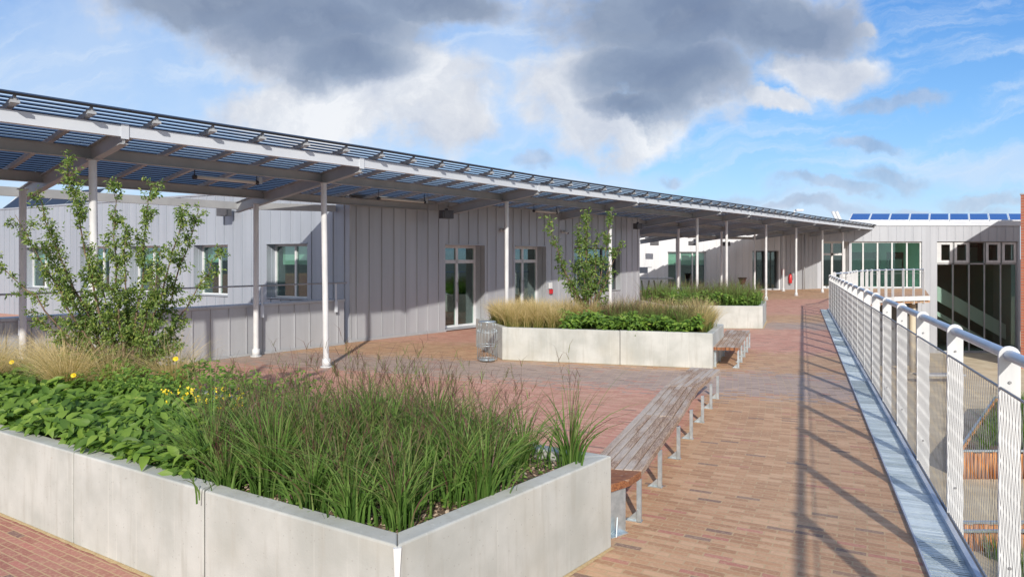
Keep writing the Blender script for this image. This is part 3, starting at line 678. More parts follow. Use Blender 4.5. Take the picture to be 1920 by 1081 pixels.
dbox(1299, 456, 42.8, 'middle dark box at the top of the far white wall', .5, .26, 0)
dbox(1361, 457, 43.4, 'right dark box at the top of the far white wall', .5, .26, 0)

# ------------------------------------------------------------ building wings
def wall(t, p0, p1, z0, z1, opens, pitch, m, name='wall', th=.16, seam=True, cap=None, partname='wall', sw=.016, proud=.022, facing=None):
    """wall from p0 to p1, outer face on the camera side; opens = [(s0,s1,za,zb)]"""
    p0, p1 = Vector(p0).to_3d(), Vector(p1).to_3d(); d = p1-p0; ln = d.length; d.normalize(); n = Vector((d.y, -d.x, 0))
    if n.dot(-p0) < 0: n = -n
    ss = sorted({0, ln}|{s for o in opens for s in o[:2]}); zs = sorted({z0, z1}|{z for o in opens for z in o[2:4]})
    mb = MB()
    for a, b in zip(ss[:-1], ss[1:]):
        for c, e in zip(zs[:-1], zs[1:]):
            ms, mz = (a+b)/2, (c+e)/2
            if any(o[0] < ms < o[1] and o[2] < mz < o[3] for o in opens): continue
            mb.box(p0+d*a+Vector((0, 0, c)), d*(b-a), -n*th, (0, 0, e-c))
    if seam:
        k = 0; s = pitch*.5
        while s < ln-.03:
            cuts = [z0+.002, z1-.002]; segs = [(z0+.002, z1-.002)]
            for o in opens:
                if o[0]-.01 < s < o[1]+.01:
                    new = []
                    for a, b in segs:
                        if o[2] > a: new.append((a, min(b, o[2])))
                        if o[3] < b: new.append((max(a, o[3]), b))
                    segs = [g for g in new if g[1]-g[0] > .03]
            for a, b in segs: mb.box(p0+d*(s-sw/2)+n*.001+Vector((0, 0, a)), d*sw, n*proud, (0, 0, b-a))
            s += pitch
    w = mb.build(partname, m, t)
    return p0, d, n
def window(t, fr, s0, s1, za, zb, kind='window', mull=(.5,), rec=.13, frame=.055, fm='white', blinds=(), glass='glass', trans=None, sill=True, handle=False, depth=2.2, inner='void', lining=None):
    p0, d, n = fr; O = p0+d*s0; w = s1-s0
    mb = MB(); back = -n*rec
    # frame members
    def bar(a, b, c, e, dp=.06): mb.box(O+d*a+back+Vector((0, 0, c)), d*(b-a), -n*dp, (0, 0, e-c))
    bar(0, frame, za, zb); bar(w-frame, w, za, zb); bar(frame, w-frame, za, za+frame); bar(frame, w-frame, zb-frame, zb)
    for m_ in mull: bar(w*m_-frame*.55, w*m_+frame*.55, za+frame, zb-frame)
    if trans: bar(frame, w-frame, trans-frame*.6, trans+frame*.6, .064)
    f = mb.build(kind, M[fm], t)
    MB().box(O+d*frame*.5+back-n*.035+Vector((0, 0, za+frame*.5)), d*(w-frame), -n*.008, (0, 0, zb-za-frame)).build('pane', M[glass], f)
    for (a, b, c, e) in blinds:
        MB().box(O+d*w*a-n*(rec+.14)+Vector((0, 0, c)), d*w*(b-a), -n*.004, (0, 0, e-c)).build('blind', M['blind'], f)
    # room behind: five faces
    mb = MB(); o2 = O-n*(rec+.10); A = o2+Vector((0, 0, za)); dd = -n*depth; h = Vector((0, 0, zb-za))
    vs = [A, A+d*w, A+d*w+h, A+h]; vs += [v+dd for v in vs]; mb.add(vs, [(4, 5, 6, 7), (0, 1, 5, 4), (1, 2, 6, 5), (2, 3, 7, 6), (3, 0, 4, 7)]); mb.build('room', M[inner], f)
    # reveal lining + head and sill flashing
    mb = MB(); th_ = .004; y0 = -n*.16
    mb.box(O-d*.002+n*.004+Vector((0, 0, zb-.001)), d*(w+.004), n*.02, (0, 0, .03))
    if sill: mb.box(O+n*.03+Vector((0, 0, za)), d*w, -n*(rec+.028), (0, 0, .022))
    else: mb.box(O+n*.01+Vector((0, 0, za)), d*w, -n*(rec+.008), (0, 0, .03))
    if rec > .14:
        for sgn in (0, 1): mb.box(O+d*(w*sgn)-n*.16, d*(-.012 if sgn else .012), -n*(rec-.16+.06), (0, 0, zb-.002))
        mb.box(O-n*.161+Vector((0, 0, zb-.001)), d*w, -n*(rec-.1), (0, 0, .01))
    mb.build('flashing', M[lining or 'zinc_light'], f)
    if handle:
        mb = MB()
        for m_ in (.5,):
            for sg in (-1,):
                q = O+d*(w*m_+sg*0.0)-n*(rec-.05); mb.tube([q+Vector((0, 0, za+.75)), q+Vector((0, 0, za+1.35))], .014, 8)
                for zz in (.8, 1.3): mb.tube([q+Vector((0, 0, za+zz)), q-n*.05+Vector((0, 0, za+zz))], .008, 6)
        mb.build('handle', M['wire'], f)
    return f
# --- A: lilac-grey wing with the doors
A0, A1 = (-4.0, 17.08), (5.1, 27.7)
wa = thing('school_wing', (A0[0], A0[1], 0), 'lilac-grey ribbed metal building with two glass doors behind the middle planter', 'building')
sA = lambda px: onwall(px, A0, A1)
oa = [(sA(835), sA(909), 0.0, 2.45), (sA(966), sA(1024), 0.0, 2.45), (sA(1077), sA(1163), .82, 2.45)]
fr = wall(wa, A0, A1, 0, 3.62, oa, .40, M['zinc'])
tr = .03
for k in (0, 1):
    o = oa[k]; window(wa, fr, o[0]+.012, o[1]-.012, .03, 2.45, 'glass_door', (.5,), .36, .085, 'white', trans=1.97, handle=True, sill=False, depth=3, lining='zinc')
window(wa, fr, oa[2][0], oa[2][1], .84, 2.45, 'window', (.36, .68), .20, .06, 'darkmetal', blinds=((.38, .66, 1.9, 2.42),), lining='zinc')
p0, d, n = fr
mb = MB(); mb.box(p0-d*.02+n*.03+Vector((0, 0, 3.62)), d*(14.1), -n*.4, (0, 0, .04)); mb.build('roof_trim', M['steel'], wa)
mb = MB()
for a, b in ((0, oa[0][0]), (oa[0][1], oa[1][0]), (oa[1][1], 13.9)): MB().box(p0+d*a+n*.024+Vector((0, 0, .004)), d*(b-a), n*.012, (0, 0, .06)).build('base_trim', M['steel'], wa)
mb.box(p0-d*.018+n*.002, d*.05, n*.03, (0, 0, 3.6)); mb.build('corner_trim', M['steel'], wa)
mb = MB(); mb.add([p0-n*.2+Vector((0, 0, 3.6)), p0-n*9+Vector((0, 0, 3.6)), p0+d*14-n*9+Vector((0, 0, 3.6)), p0+d*14-n*.2+Vector((0, 0, 3.6))], [(0, 1, 2, 3)])
mb.box(p0+d*13.94-n*.17, d*-.16, -n*9, (0, 0, 3.6)); mb.build('roof', M['steel'], wa)
# --- L: silver wing on the left
L0, L1 = (-4.0, 17.12), (-22.0, 27.66)
wl = thing('school_wing', (L0[0], L0[1], 0), 'silver ribbed metal building with small square windows on the left behind the low wall', 'building')
sL = lambda px: onwall(px, L0, L1)
ol = []
for a, b in ((576, 500), (427, 363), (300, 243), (205, 150), (92, 45), (-30, -70)):
    s0, s1_ = sL(a), sL(b)
    if s1_ < s0: s0, s1_ = s1_, s0
    if s1_ < 20: ol.append((s0, s1_, .98, 2.45))
fl = wall(wl, L0, L1, -.3, 3.87, ol, .38, M['zinc_light'])
for k, o in enumerate(ol): window(wl, fl, o[0], o[1], 1.0, 2.45, 'window', (.48,), .28, .06, 'white', blinds=((.1, .9, 2.05 if k % 2 else 1.9, 2.42),) if k != 1 else ((.55, .95, 1.95, 2.4),))
p0, d, n = fl
mb = MB(); mb.box(p0+n*.03+Vector((0, 0, 3.87)), d*20.5, -n*.5, (0, 0, .05)); mb.build('roof_trim', M['zinc_light'], wl)
mb = MB(); mb.add([p0-n*.4+Vector((0, 0, 3.84)), p0+d*20.5-n*.4+Vector((0, 0, 3.84)), p0+d*20.5-n*8+Vector((0, 0, 3.84)), p0-n*8+Vector((0, 0, 3.84))], [(0, 1, 2, 3)]); mb.build('roof', M['steel'], wl)
# dark collectors on the left roof
tk = thing('roof_solar_rack', p0+d*15-n*1.6+Vector((0, 0, 3.9)), 'dark glass collector rack with white struts on the roof of the left wing', 'solar rack')
mb = MB(); mb2 = MB()
for k in range(4):
    a = p0+d*(14.1+k*1.6)-n*1.2+Vector((0, 0, 4.02)); mb.box(a, d*1.5, -n*.7+Vector((0, 0, .62)), Vector((0, 0, .03)))
    mb2.beam(a+d*1.54-Vector((0, 0, .12)), a+d*1.6-n*.7+Vector((0, 0, .66)), .06, .05)
mb2.box(p0+d*13.9-n*1.14+Vector((0, 0, 3.93)), d*6.6, -n*.05, (0, 0, .06))
mb.build('collector', M['louvre'], tk); mb2.build('strut', M['white'], tk)
# --- low wall with its handrail
Q0, Q1 = (-4.05, 16.72), (-13.6, 5.02)
lw = thing('low_wall', (Q0[0], Q0[1], 0), 'low lilac ribbed metal wall with a slim handrail in front of the silver wing', 'wall')
fq = wall(lw, Q0, Q1, 0, 1.04, [], .39, M['zinc'], th=.25)
p0, d, n = fq
mb = MB(); mb.box(p0+n*.05+Vector((0, 0, 1.042)), d*15.0, -n*.34, (0, 0, .055)); mb.build('coping', M['zinc'], lw, bevel=.006)
mb = MB(); mb.box(p0+n*.024+Vector((0, 0, .003)), d*15, n*.012, (0, 0, .05)); mb.build('base_trim', M['steel'], lw)
mb = MB(); mb.tube([p0+n*.10+Vector((0, 0, 1.49)), p0+d*15+n*.10+Vector((0, 0, 1.49))], .018, 8); mb.build('handrail', M['steel'], lw)
for s in (.28, 2.2, 4.4, 6.6, 8.8, 11.0):
    q = p0+d*s+n*.085; mb = MB(); mb.box(q+Vector((0, 0, .86)), d*.045, n*.012, (0, 0, .62)); mb.box(q-d*.01+n*.002+Vector((0, 0, .80)), d*.075, n*.03, (0, 0, .26)); mb.build('post', M['fascia'], lw, bevel=.004)

# --- B: far white wing
B0, B1 = (4.5, 43.9), (17.25, 44.6)
wb = thing('school_wing', (B0[0], B0[1], 0), 'bright white ribbed wall with a three-part window far behind the columns', 'building')
sB = lambda px: onwall(px, B0, B1)
ob = [(sB(1252), sB(1324), 0.12, 2.45), (sB(1411), sB(1436), .05, 2.5), (sB(1438), sB(1460), .05, 2.5)]
fb_ = wall(wb, B0, B1, 0, 3.9, ob, .42, M['white_clad'])
o = ob[0]; window(wb, fb_, o[0], o[1], .12, 2.45, 'window', (.34, .66), .14, .07, 'white', blinds=((.02, .98, 1.6, 2.4),), lining='white_clad', inner='void')
for o in ob[1:]: window(wb, fb_, o[0], o[1], .05, 2.5, 'glass_door', (), .30, .06, 'darkmetal', sill=False, lining='zinc')
B2, B3 = (17.28, 44.58), (20.4, 46.3)
f2 = wall(wb, B2, B3, 0, 3.9, [], .36, M['zinc'], partname='wall')
mb = MB(); p0, d, n = fb_; mb.box(p0+n*.03+Vector((0, 0, 3.9)), d*12.8, -n*.5, (0, 0, .05)); mb.box(p0+n*.03, d*sB(1405), n*.03, (0, 0, .11)); mb.build('roof_trim', M['white_clad'], wb)
mb = MB(); mb.tube([(19.1, 45.3, 0.0), (19.1, 45.3, 3.6)], .04, 8); mb.build('downpipe', M['steel'], wb)
# --- R: right wing with the tall glazing
RY = 46.4
def RX(px): return (px-960)*RY/1300
R0, R1x = (20.42, RY), (34.0, RY)
wr = thing('school_wing', (R0[0], R0[1], 0), 'pale grey building on the right with two-storey green glazing above the courtyard', 'building')
X0 = R0[0]
sR = lambda px: RX(px)-X0
orr = [(sR(1541), sR(1592), .02, 3.15), (sR(1596), sR(1729), .02, 3.15), (sR(1757), sR(1909), LG+.05, 3.15)]
fr_ = wall(wr, R0, R1x, LG, 4.2, orr, .56, M['clad_grey'], sw=.018)
window(wr, fr_, orr[0][0], orr[0][1], .03, 3.15, 'glass_door', (.5,), .5, .12, 'white', trans=2.3, sill=False, lining='white_clad', inner='void', depth=3)
w1 = window(wr, fr_, orr[1][0], orr[1][1], .03, 3.15, 'window', (.18, .385, .59, .80), .12, .09, 'white', glass='tealglass', lining='zinc', sill=False, inner='interior', depth=5)
mb = MB(); O = fr_[0]
for a, b in ((.17, .62), (.76, 1.0)): 
    w_ = orr[1][1]-orr[1][0]; mb.box(O+fr_[1]*(orr[1][0]+w_*a)+Vector((0, 2.2, .1)), (w_*(b-a), 0, 0), (0, .1, 0), (0, 0, 2.35))
mb.build('screen', M['void'], w1)
w2 = window(wr, fr_, orr[2][0], orr[2][1], LG+.06, 3.15, 'window', (.21, .41, .60, .80), .12, .08, 'steel', glass='hallglass', lining='zinc', sill=False, inner='hall', trans=1.66, depth=5)
mb = MB(); O = fr_[0]+Vector((orr[2][0], 0, 0)); w_ = orr[2][1]-orr[2][0]
mb.box(O+Vector((.05, .165, -1.25)), (w_-.1, 0, 0), (0, .06, 0), (0, 0, .07))
for k, (a, b) in enumerate(((0.005, .20), (.225, .40), (.615, .79), (.815, .99))):
    x0, x1 = w_*a, w_*b; fw = .17; mb = MB()
    mb.box(O+Vector((x0, .085, 1.72)), (x1-x0, 0, 0), (0, .03, 0), (0, 0, fw)); mb.box(O+Vector((x0, .085, 2.95)), (x1-x0, 0, 0), (0, .03, 0), (0, 0, .14))
    mb.box(O+Vector((x0, .085, 1.72+fw)), (fw*(1.8 if k == 0 else 1), 0, 0), (0, .03, 0), (0, 0, 2.95-1.72-fw)); mb.box(O+Vector((x1-fw, .085, 1.72+fw)), (fw, 0, 0), (0, .03, 0), (0, 0, 2.95-1.72-fw)); mb.build('opening_frame', M['white'], w2)
mb = MB()   # staircase inside, ceiling light band
mb.box(O+Vector((.1, .9, -.6)), (w_*.95, 0, -2.9), (0, .12, 0), (0, 0, 1.0)); mb.box(O+Vector((.1, 1.0, -1.6)), (w_*.95, 0, -2.9), (0, 1.5, 0), (0, 0, .3)); mb.build('staircase', M['stair'], w2)
mb = MB(); mb.box(O+Vector((.1, .4, 1.75)), (w_-.2, 0, 0), (0, 3.6, 0), (0, 0, .02)); mb.box(O+Vector((.1, 3.9, 1.8)), (w_-.2, 0, 0), (0, .1, 0), (0, 0, 1.3)); mb.build('upper_floor', M['interior'], w2)
mb = MB()
for k in range(5): mb.cbox(O+Vector((w_*(.06+.2*k), 1.6, 2.85)), (.7, .16, .06))
mb.build('ceiling_lamp', M['black'], w2)
mb = MB(); mb.box(fr_[0]+Vector((-3.2, -.06, 4.2)), (17, 0, 0), (0, .5, 0), (0, 0, .32)); mb.build('roof_trim', M['fascia'], wr)
mb = MB(); mb.add([(18, RY+.4, 4.45), (36, RY+.4, 4.45), (36, RY+12, 4.6), (18, RY+12, 4.6)], [(0, 1, 2, 3)]); mb.build('roof', M['steel'], wr)
mb = MB(); mb.box((16.5, RY+.02, 3.16), (3.9, 0, 0), (0, .15, 0), (0, 0, 1.04)); mb.build('wall', M['clad_grey'], wr)
# solar panels on the right roof
ORD = ['first', 'second', 'third', 'fourth', 'fifth', 'sixth', 'seventh', 'eighth', 'ninth']
for k in range(9):
    x = RX(1600)+k*1.36; o = Vector((x+.02, RY+.6, 4.58)); a = Vector((1.26, 0, 0)); b = Vector((.95, 1.5, .52))
    t_ = thing('solar_panel', o, f'{ORD[k]} blue solar panel from the left on the right roof', 'solar panel', 'row of blue solar panels on the right roof')
    MB().box(o, a, b, (0, 0, .04)).build('cells', M['solar'], t_)
    mb = MB(); mb.box(o-Vector((.03, 0, .012)), a*.02+Vector((.04, 0, 0)), b, (0, 0, .07)); mb.box(o-Vector((.02, .06, .03)), a+Vector((.04, 0, 0)), (0, .055, 0), (0, 0, .08)); mb.build('frame', M['white'], t_)
# rooftop bits left of the panels
for px, lab in ((1566, 'left of the two slanted white pipes on the roof behind the canopy end'), (1573, 'right of the two slanted white pipes on the roof behind the canopy end')):
    p = at(px+8, 424, 50); q = at(px-5, 396, 50); mb = MB(); mb.tube([(p.x, 50, 3.9), p, q], .11, 10); tag(mb.build('roof_pipe', M['white']), lab, 'pipe')
p = at(1489, 400, 48); mb = MB(); mb.tube([(p.x, 48, 3.8), (p.x, 48, p.z+.25)], .04, 6); mb.cbox((p.x+.35, 48, p.z+.22), (.5, .3, .14)); mb.tube([(p.x, 48, p.z+.1), (p.x+.35, 48, p.z+.2)], .03, 6)
tag(mb.build('roof_floodlight', M['white'], bevel=.03), 'small white floodlight on a mast above the canopy', 'floodlight')
# --- red brick tower
tb = thing('brick_tower', (29.35, 40, LG), 'red brick building cut off by the right edge of the photo', 'building')
a = Vector((29.35, 40, LG)); d1 = Vector((.64, .77, 0)); d2 = Vector((.77, -.64, 0))
MB().box(a, d1*6.4, d2*4, (0, 0, 10.0)).build('wall', M['brick'], tb); MB().box(a-d1*.03-d2*.05+Vector((0, 0, 10.0)), d1*6.5, d2*4.1, (0, 0, .09)).build('coping', M['zinc_light'], tb)
mb = MB(); mb.box(a-d2*.001-d1*.012+d2*.6+Vector((0, 0, .1)), d2*2.2, d1*.011, (0, 0, 2.4)); mb.build('door', M['log'], tb)

# ------------------------------------------------------------ under the deck and the courtyard
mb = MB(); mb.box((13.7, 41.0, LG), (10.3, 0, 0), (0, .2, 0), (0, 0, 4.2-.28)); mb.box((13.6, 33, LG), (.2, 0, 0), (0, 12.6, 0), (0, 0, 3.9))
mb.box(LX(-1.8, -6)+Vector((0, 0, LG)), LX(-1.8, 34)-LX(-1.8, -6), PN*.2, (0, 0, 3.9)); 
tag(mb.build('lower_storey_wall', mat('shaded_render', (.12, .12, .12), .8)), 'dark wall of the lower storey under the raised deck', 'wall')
for k, (px, Y) in enumerate(((1711, 38.2), (1662, 37.4))):
    mb = MB(); x = (px-960)*Y/1300; mb.tube([(x, Y, LG), (x, Y, -.36)], .16, 16); mb.tube([(x, Y, LG), (x, Y, LG+.06)], .22, 16)
    tag(mb.build('pillar', M['pier']), ('beige round pillar holding up the deck, nearer the tall glazing', 'beige round pillar holding up the deck, farther from the tall glazing')[k], 'pillar')
def timber_planter(poly, z0, h, label, gl, gh=.8, cnt=900):
    t = thing('timber_planter', (poly[0][0], poly[0][1], z0), label, 'planter'); n = len(poly)
    mb = MB()
    for i in range(n):
        a, b = Vector(poly[i]).to_3d(), Vector(poly[(i+1) % n]).to_3d(); ln = (b-a).length; k = int(ln/.11)
        for j in range(k):
            p = a.lerp(b, (j+.5)/k); r = .05*random.uniform(.85, 1.1); hh = h*random.uniform(.94, 1.03); mb.tube([(p.x, p.y, z0), (p.x, p.y, z0+hh)], r, 6)
    mb.build('log_cladding', M['log'], t)
    mb = MB(); 
    for i in range(n):
        a, b = Vector(poly[i]).to_3d(), Vector(poly[(i+1) % n]).to_3d(); mb.beam(a+Vector((0, 0, z0+h+.05)), b+Vector((0, 0, z0+h+.05)), .06, .05)
    mb.build('steel_rim', M['galv'], t)
    mb = MB(); mb.add([(p[0], p[1], z0+h-.1) for p in poly], [tuple(range(n))]); mb.build('soil', M['soil'], t)
    return t

# ------------------------------------------------------------ vegetation generators
def blades(base, hts, lean, width, seg=5, tint0=0.0, tint1=1.0, droop=1.0, az=None, tj=.15):
    """base (n,3); returns V,F,T of curved strips"""
    n = len(base); az = rng.uniform(0, 2*np.pi, n) if az is None else az
    fx = rng.uniform(0, 2*np.pi, n)                                   # strip facing
    tt = np.linspace(0, 1, seg+1)
    V_ = np.zeros((n, seg+1, 2, 3)); T_ = np.zeros((n, seg+1, 2))
    jit = rng.normal(0, tj, n)+(rng.random(n) < .06)*.3
    for k, t in enumerate(tt):
        out = lean*hts*(t**2)*droop; up = hts*(t-.35*lean*t**3)
        c = base+np.stack([np.cos(az)*out, np.sin(az)*out, up], 1)
        w = width*(1-t**1.6)*.5+.0003 if k < seg else np.full(n, .0003)
        w = w*np.ones(n)
        sx = np.stack([np.cos(fx)*w, np.sin(fx)*w, np.zeros(n)], 1)
        V_[:, k, 0] = c-sx; V_[:, k, 1] = c+sx; T_[:, k, :] = (tint0+(tint1-tint0)*t+jit)[:, None]
    V_ = V_.reshape(-1, 3); T_ = T_.ravel()
    b = (np.arange(n)*(seg+1)*2)[:, None]; q = np.arange(seg)*2
    F_ = np.stack([b+q, b+q+1, b+q+3, b+q+2], 2).reshape(-1, 4)
    return V_, F_, T_
def leaves(cen, size, nrm, tint, aspect=.5, fold=.25, axis=None):
    """diamond leaves folded along the midrib: 2 quads each -> (base, left, tip, right) with mid"""
    n = len(cen); nrm = nrm/np.linalg.norm(nrm, axis=1, keepdims=True)
    if axis is None: axis = rng.normal(size=(n, 3))
    ax = axis-(axis*nrm).sum(1, keepdims=True)*nrm; ax /= np.linalg.norm(ax, axis=1, keepdims=True)+1e-9
    sd = np.cross(nrm, ax); s = size[:, None]
    h = aspect*.5
    def P_(t, w, up): return cen+ax*s*t+sd*s*w+nrm*s*up
    V_ = np.stack([P_(0, 0, 0), P_(.25, h*.85, fold*h), P_(.58, h*.80, fold*h-.03), P_(1, 0, -.16), P_(.58, -h*.80, fold*h-.03), P_(.25, -h*.85, fold*h), P_(.28, 0, 0), P_(.62, 0, -.03)], 1).reshape(-1, 3)
    b = (np.arange(n)*8)[:, None]
    F_ = np.concatenate([b+np.array([q]) for q in ([0, 6, 1], [6, 7, 2], [6, 2, 1], [7, 3, 2], [0, 5, 6], [6, 5, 4], [6, 4, 7], [7, 4, 3])], 0)
    return V_, F_, np.repeat(tint, 8)
def merge(parts):
    V_, F_, T_ = [], [], []; o = 0
    for v, f, t in parts: V_.append(v); F_.append(f+o); T_.append(t); o += len(v)
    return np.concatenate(V_), np.concatenate(F_), np.concatenate(T_)
def clumps(cs, nb, hmean, spread, lean, width, **kw):
    parts = []
    for c in cs:
        n = int(nb*rng.uniform(.7, 1.3)); az = rng.uniform(0, 2*np.pi, n); r = np.abs(rng.normal(0, spread, n))
        base = np.stack([c[0]+np.cos(az)*r, c[1]+np.sin(az)*r, np.full(n, c[2])], 1)
        h = hmean*c[3]*rng.uniform(.5, 1.08, n); ln = np.minimum(np.abs(rng.normal(lean, lean*.5, n)), .95)
        wd = kw.pop('windx', None) if False else None
        parts.append(blades(base, h, ln, width*rng.uniform(.6, 1.2, n), az=az+rng.normal(0, .4, n), **kw))
    return merge(parts)
SZ = .60
def p1pt(a, b):        # a metres along the front wall from the corner, b metres back
    return p1c+F1*a+R1_*b
# tall switch grass, right part of planter 1
cs = []
for a in np.arange(.22, 4.8, .255):
    for b in np.arange(.22, 1.95, .255):
        q = p1pt(a+rng.uniform(-.13, .13)+.05, min(max(b+rng.uniform(-.13, .13), .2), 1.9))
        if rng.random() < .05 or (a < .85 and b > .75 and b < 1.75 and rng.random() < .5): continue
        if a > 1.95 and b < (a-1.95)*1.1+rng.uniform(-.1, .15): continue
        if a > 2.5 and b > 1.25+rng.uniform(-.2, .2): continue
        if a > 3.2: continue
        cs.append((q.x, q.y, SZ, rng.uniform(.72, 1.12)*(.80 if b < .4 else 1.0)*(1.0 if a < 1.9 else max(.6, 1-(a-1.9)*.33))))
A_ = clumps(cs, 104, .62, .075, .60, .0150, tint0=.12, tint1=.56, seg=6)
B_ = clumps(cs, 17, .92, .05, .60, .0085, tint0=.25, tint1=.95, seg=7)
V_, F_, T_ = merge([A_, B_]); 
tag(raw('tall_grass', V_, F_, T_, M['blade'], org=(.0, 4.5, SZ)), 'tall green grass with purple-brown tips filling the right of the big planter', 'grass', kind='stuff')
# seed heads: fine panicles on arching stalks
parts = []; stv = MB()
for c in cs:
    for _ in range(4):
        az = rng.uniform(0, 2*math.pi); h = .80*c[3]*rng.uniform(.8, 1.15); ln = rng.uniform(.12, .42); pts_ = []
        for t in (0, .3, .55, .8, 1.0): pts_.append(np.array([c[0]+math.cos(az)*ln*h*t*t, c[1]+math.sin(az)*ln*h*t*t, c[2]+h*(t-.2*ln*t**3)]))
        stv.tube(pts_, [.0016, .0014, .0012, .0009, .0006], 3, cap=False)
        m_ = 9; tpos = rng.uniform(.62, 1.0, m_); base = np.array([pts_[2]+(pts_[4]-pts_[2])*((x-.55)/.45) for x in tpos])
        parts.append(blades(base, rng.uniform(.06, .13, m_), rng.uniform(.3, 1.0, m_), np.full(m_, .0036), seg=2, tint0=.68, tint1=.86))
V_, F_, T_ = merge(parts)
tag(raw('grass_seed_heads', V_, F_, T_, M['blade'], org=(.0, 4.5, SZ)), 'feathery purple seed heads above the tall grass', 'grass', kind='stuff')
tag(stv.build('grass_stalks', mat('brown_stalks', (.13, .09, .05), .7)), 'thin brown flower stalks of the tall grass', 'grass', kind='stuff')
# broad-leaf ground cover
def cover(name, pts_fn, n, z, sz, label, m='leaf', hump=.12, up=1.0, tlo=.15, thi=.85):
    cen = np.array([pts_fn() for _ in range(n)]); hh = np.abs(rng.normal(0, 1, n))
    cen[:, 2] = z+hump*(.5+.5*np.sin(cen[:, 0]*7.3)*np.cos(cen[:, 1]*6.1))+rng.uniform(-.03, hump, n)
    nr = rng.normal(0, .6, (n, 3)); nr[:, 2] = np.abs(nr[:, 2])+up; nr[:, 1] -= .75
    tint = rng.uniform(tlo, thi, n)+(rng.random(n) < .03)*.3
    ax = rng.normal(0, 1, (n, 3)); ax[:, 2] *= .5; ax[:, 2] += .1
    V_, F_, T_ = leaves(cen, sz*rng.uniform(.55, 1.3, n), nr, tint, .52, .4, axis=ax)
    return tag(raw(name, V_, F_, T_, M[m], org=tuple(cen.mean(0))), label, 'plants', kind='stuff')
def f1():
    while True:
        a = rng.uniform(1.85, 7.5); b = rng.uniform(.08, 1.35)
        if b < (a-1.75)*.95+rng.uniform(-.12, .12): break
    q = p1pt(a, b); return (q.x, q.y, 0)
cover('ground_cover', f1, 9500, SZ+.045, .112, 'dense broad green leaves spilling over the left of the big planter')
def f1b():
    q = p1pt(rng.uniform(2.7, 5.6), rng.uniform(.95, 1.95)); return (q.x, q.y, 0)
cover('low_herbs', f1b, 4200, SZ+.03, .05, 'low leafy herbs with small yellow flowers at the back of the big planter', hump=.22)
def f1c():
    q = p1pt(rng.uniform(.05, 3.6), rng.uniform(.03, 1.9)); return (q.x, q.y, 0)
cover('weeds', f1c, 2600, SZ+.005, .032, 'small weeds between the grass clumps of the big planter', hump=.035, tlo=.1, thi=.8)
# blond feather grass at the back left of planter 1
cs = [(*p1pt(a, b)[:2], SZ, rng.uniform(.85, 1.2)) for a, b in ((5.2, 1.3), (5.6, 1.6), (5.9, 1.15), (6.3, 1.5), (6.7, 1.2), (4.85, 1.75), (7.1, 1.6), (6.9, .9), (7.5, 1.2), (5.5, 1.05))]
V_, F_, T_ = clumps(cs, 900, .70, .06, .70, .0034, tint0=.2, tint1=1.0, seg=6)
tag(raw('feather_grass', V_, F_, T_, M['blond'], org=cs[0][:3]), 'blond feather grass behind the foreground tree', 'grass', kind='stuff')
# wood chips
def chips(region, n, z, name, label):
    cen = np.array([region() for _ in range(n)]); cen[:, 2] = z+rng.uniform(0, .012, n)
    nr = rng.normal(0, .25, (n, 3)); nr[:, 2] = 1
    V_, F_, T_ = leaves(cen, rng.uniform(.018, .055, n), nr, rng.uniform(0, 1, n), .45, .02)
    tag(raw(name, V_, F_, T_, M['chips'], org=tuple(cen.mean(0))), label, 'mulch', kind='stuff')
chips(f1c, 9000, SZ-.002, 'wood_chips', 'pale wood chip mulch on the soil of the big planter')

# yellow flowers
def flower(p, h, r, label, petals=9):
    p = Vector(p); t = thing('yellow_flower', p, label, 'flower'); 
    top = p+Vector((rng.uniform(-.05, .05), rng.uniform(-.05, .05), h))
    MB().tube([p, p.lerp(top, .5)+Vector((.015, 0, 0)), top], .003, 5).build('stem', mat('flower_stem', (.10, .16, .04), .7), t)
    mb = MB()
    for k in range(petals):
        a = 2*math.pi*k/petals; d = Vector((math.cos(a), -.55+.25*math.sin(a), .75*math.sin(a))); s = Vector((-math.sin(a), 0, math.cos(a)))*r*.35
        q = top+Vector((0, 0, 0)); mb.add([q, q+d*r*.6+s, q+d*r, q+d*r*.6-s], [(0, 1, 2, 3)])
    mb.build('petals', M['yellow'], t)
    MB().tube([top-Vector((0, -.004, 0)), top-Vector((0, .012, 0))], [r*.3, r*.2], 8).build('flower_head', mat('flower_head', (.55, .35, .02), .8), t)
for px, py, Y, lab in ((29, 678, 7.6, 'yellow flower among the blond grass at the left edge'), (144, 701, 6.9, 'yellow flower left of the foreground tree foot'), (324, 671, 7.0, 'large yellow flower right of the foreground tree')):
    q = at(px, py, Y); flower((q.x, q.y, SZ), q.z-SZ, .032, lab, 10)
pf = []
def yl():
    q = at(rng.uniform(300, 460), rng.uniform(724, 800), rng.uniform(5.45, 6.3)); return q
cen = np.array([tuple(yl()) for _ in range(110)]); nr = rng.normal(0, .5, (110, 3)); nr[:, 1] -= 1
V_, F_, T_ = merge([leaves(cen+rng.normal(0, .004, (110, 3)), rng.uniform(.012, .024, 110), nr+rng.normal(0, .3, (110, 3)), np.ones(110), .8, .1) for _ in range(3)])
tag(raw('small_flowers', V_, F_, T_, M['yellow'], org=tuple(cen.mean(0))), 'sprinkle of small yellow blossoms behind the tall grass', 'flowers', kind='stuff')

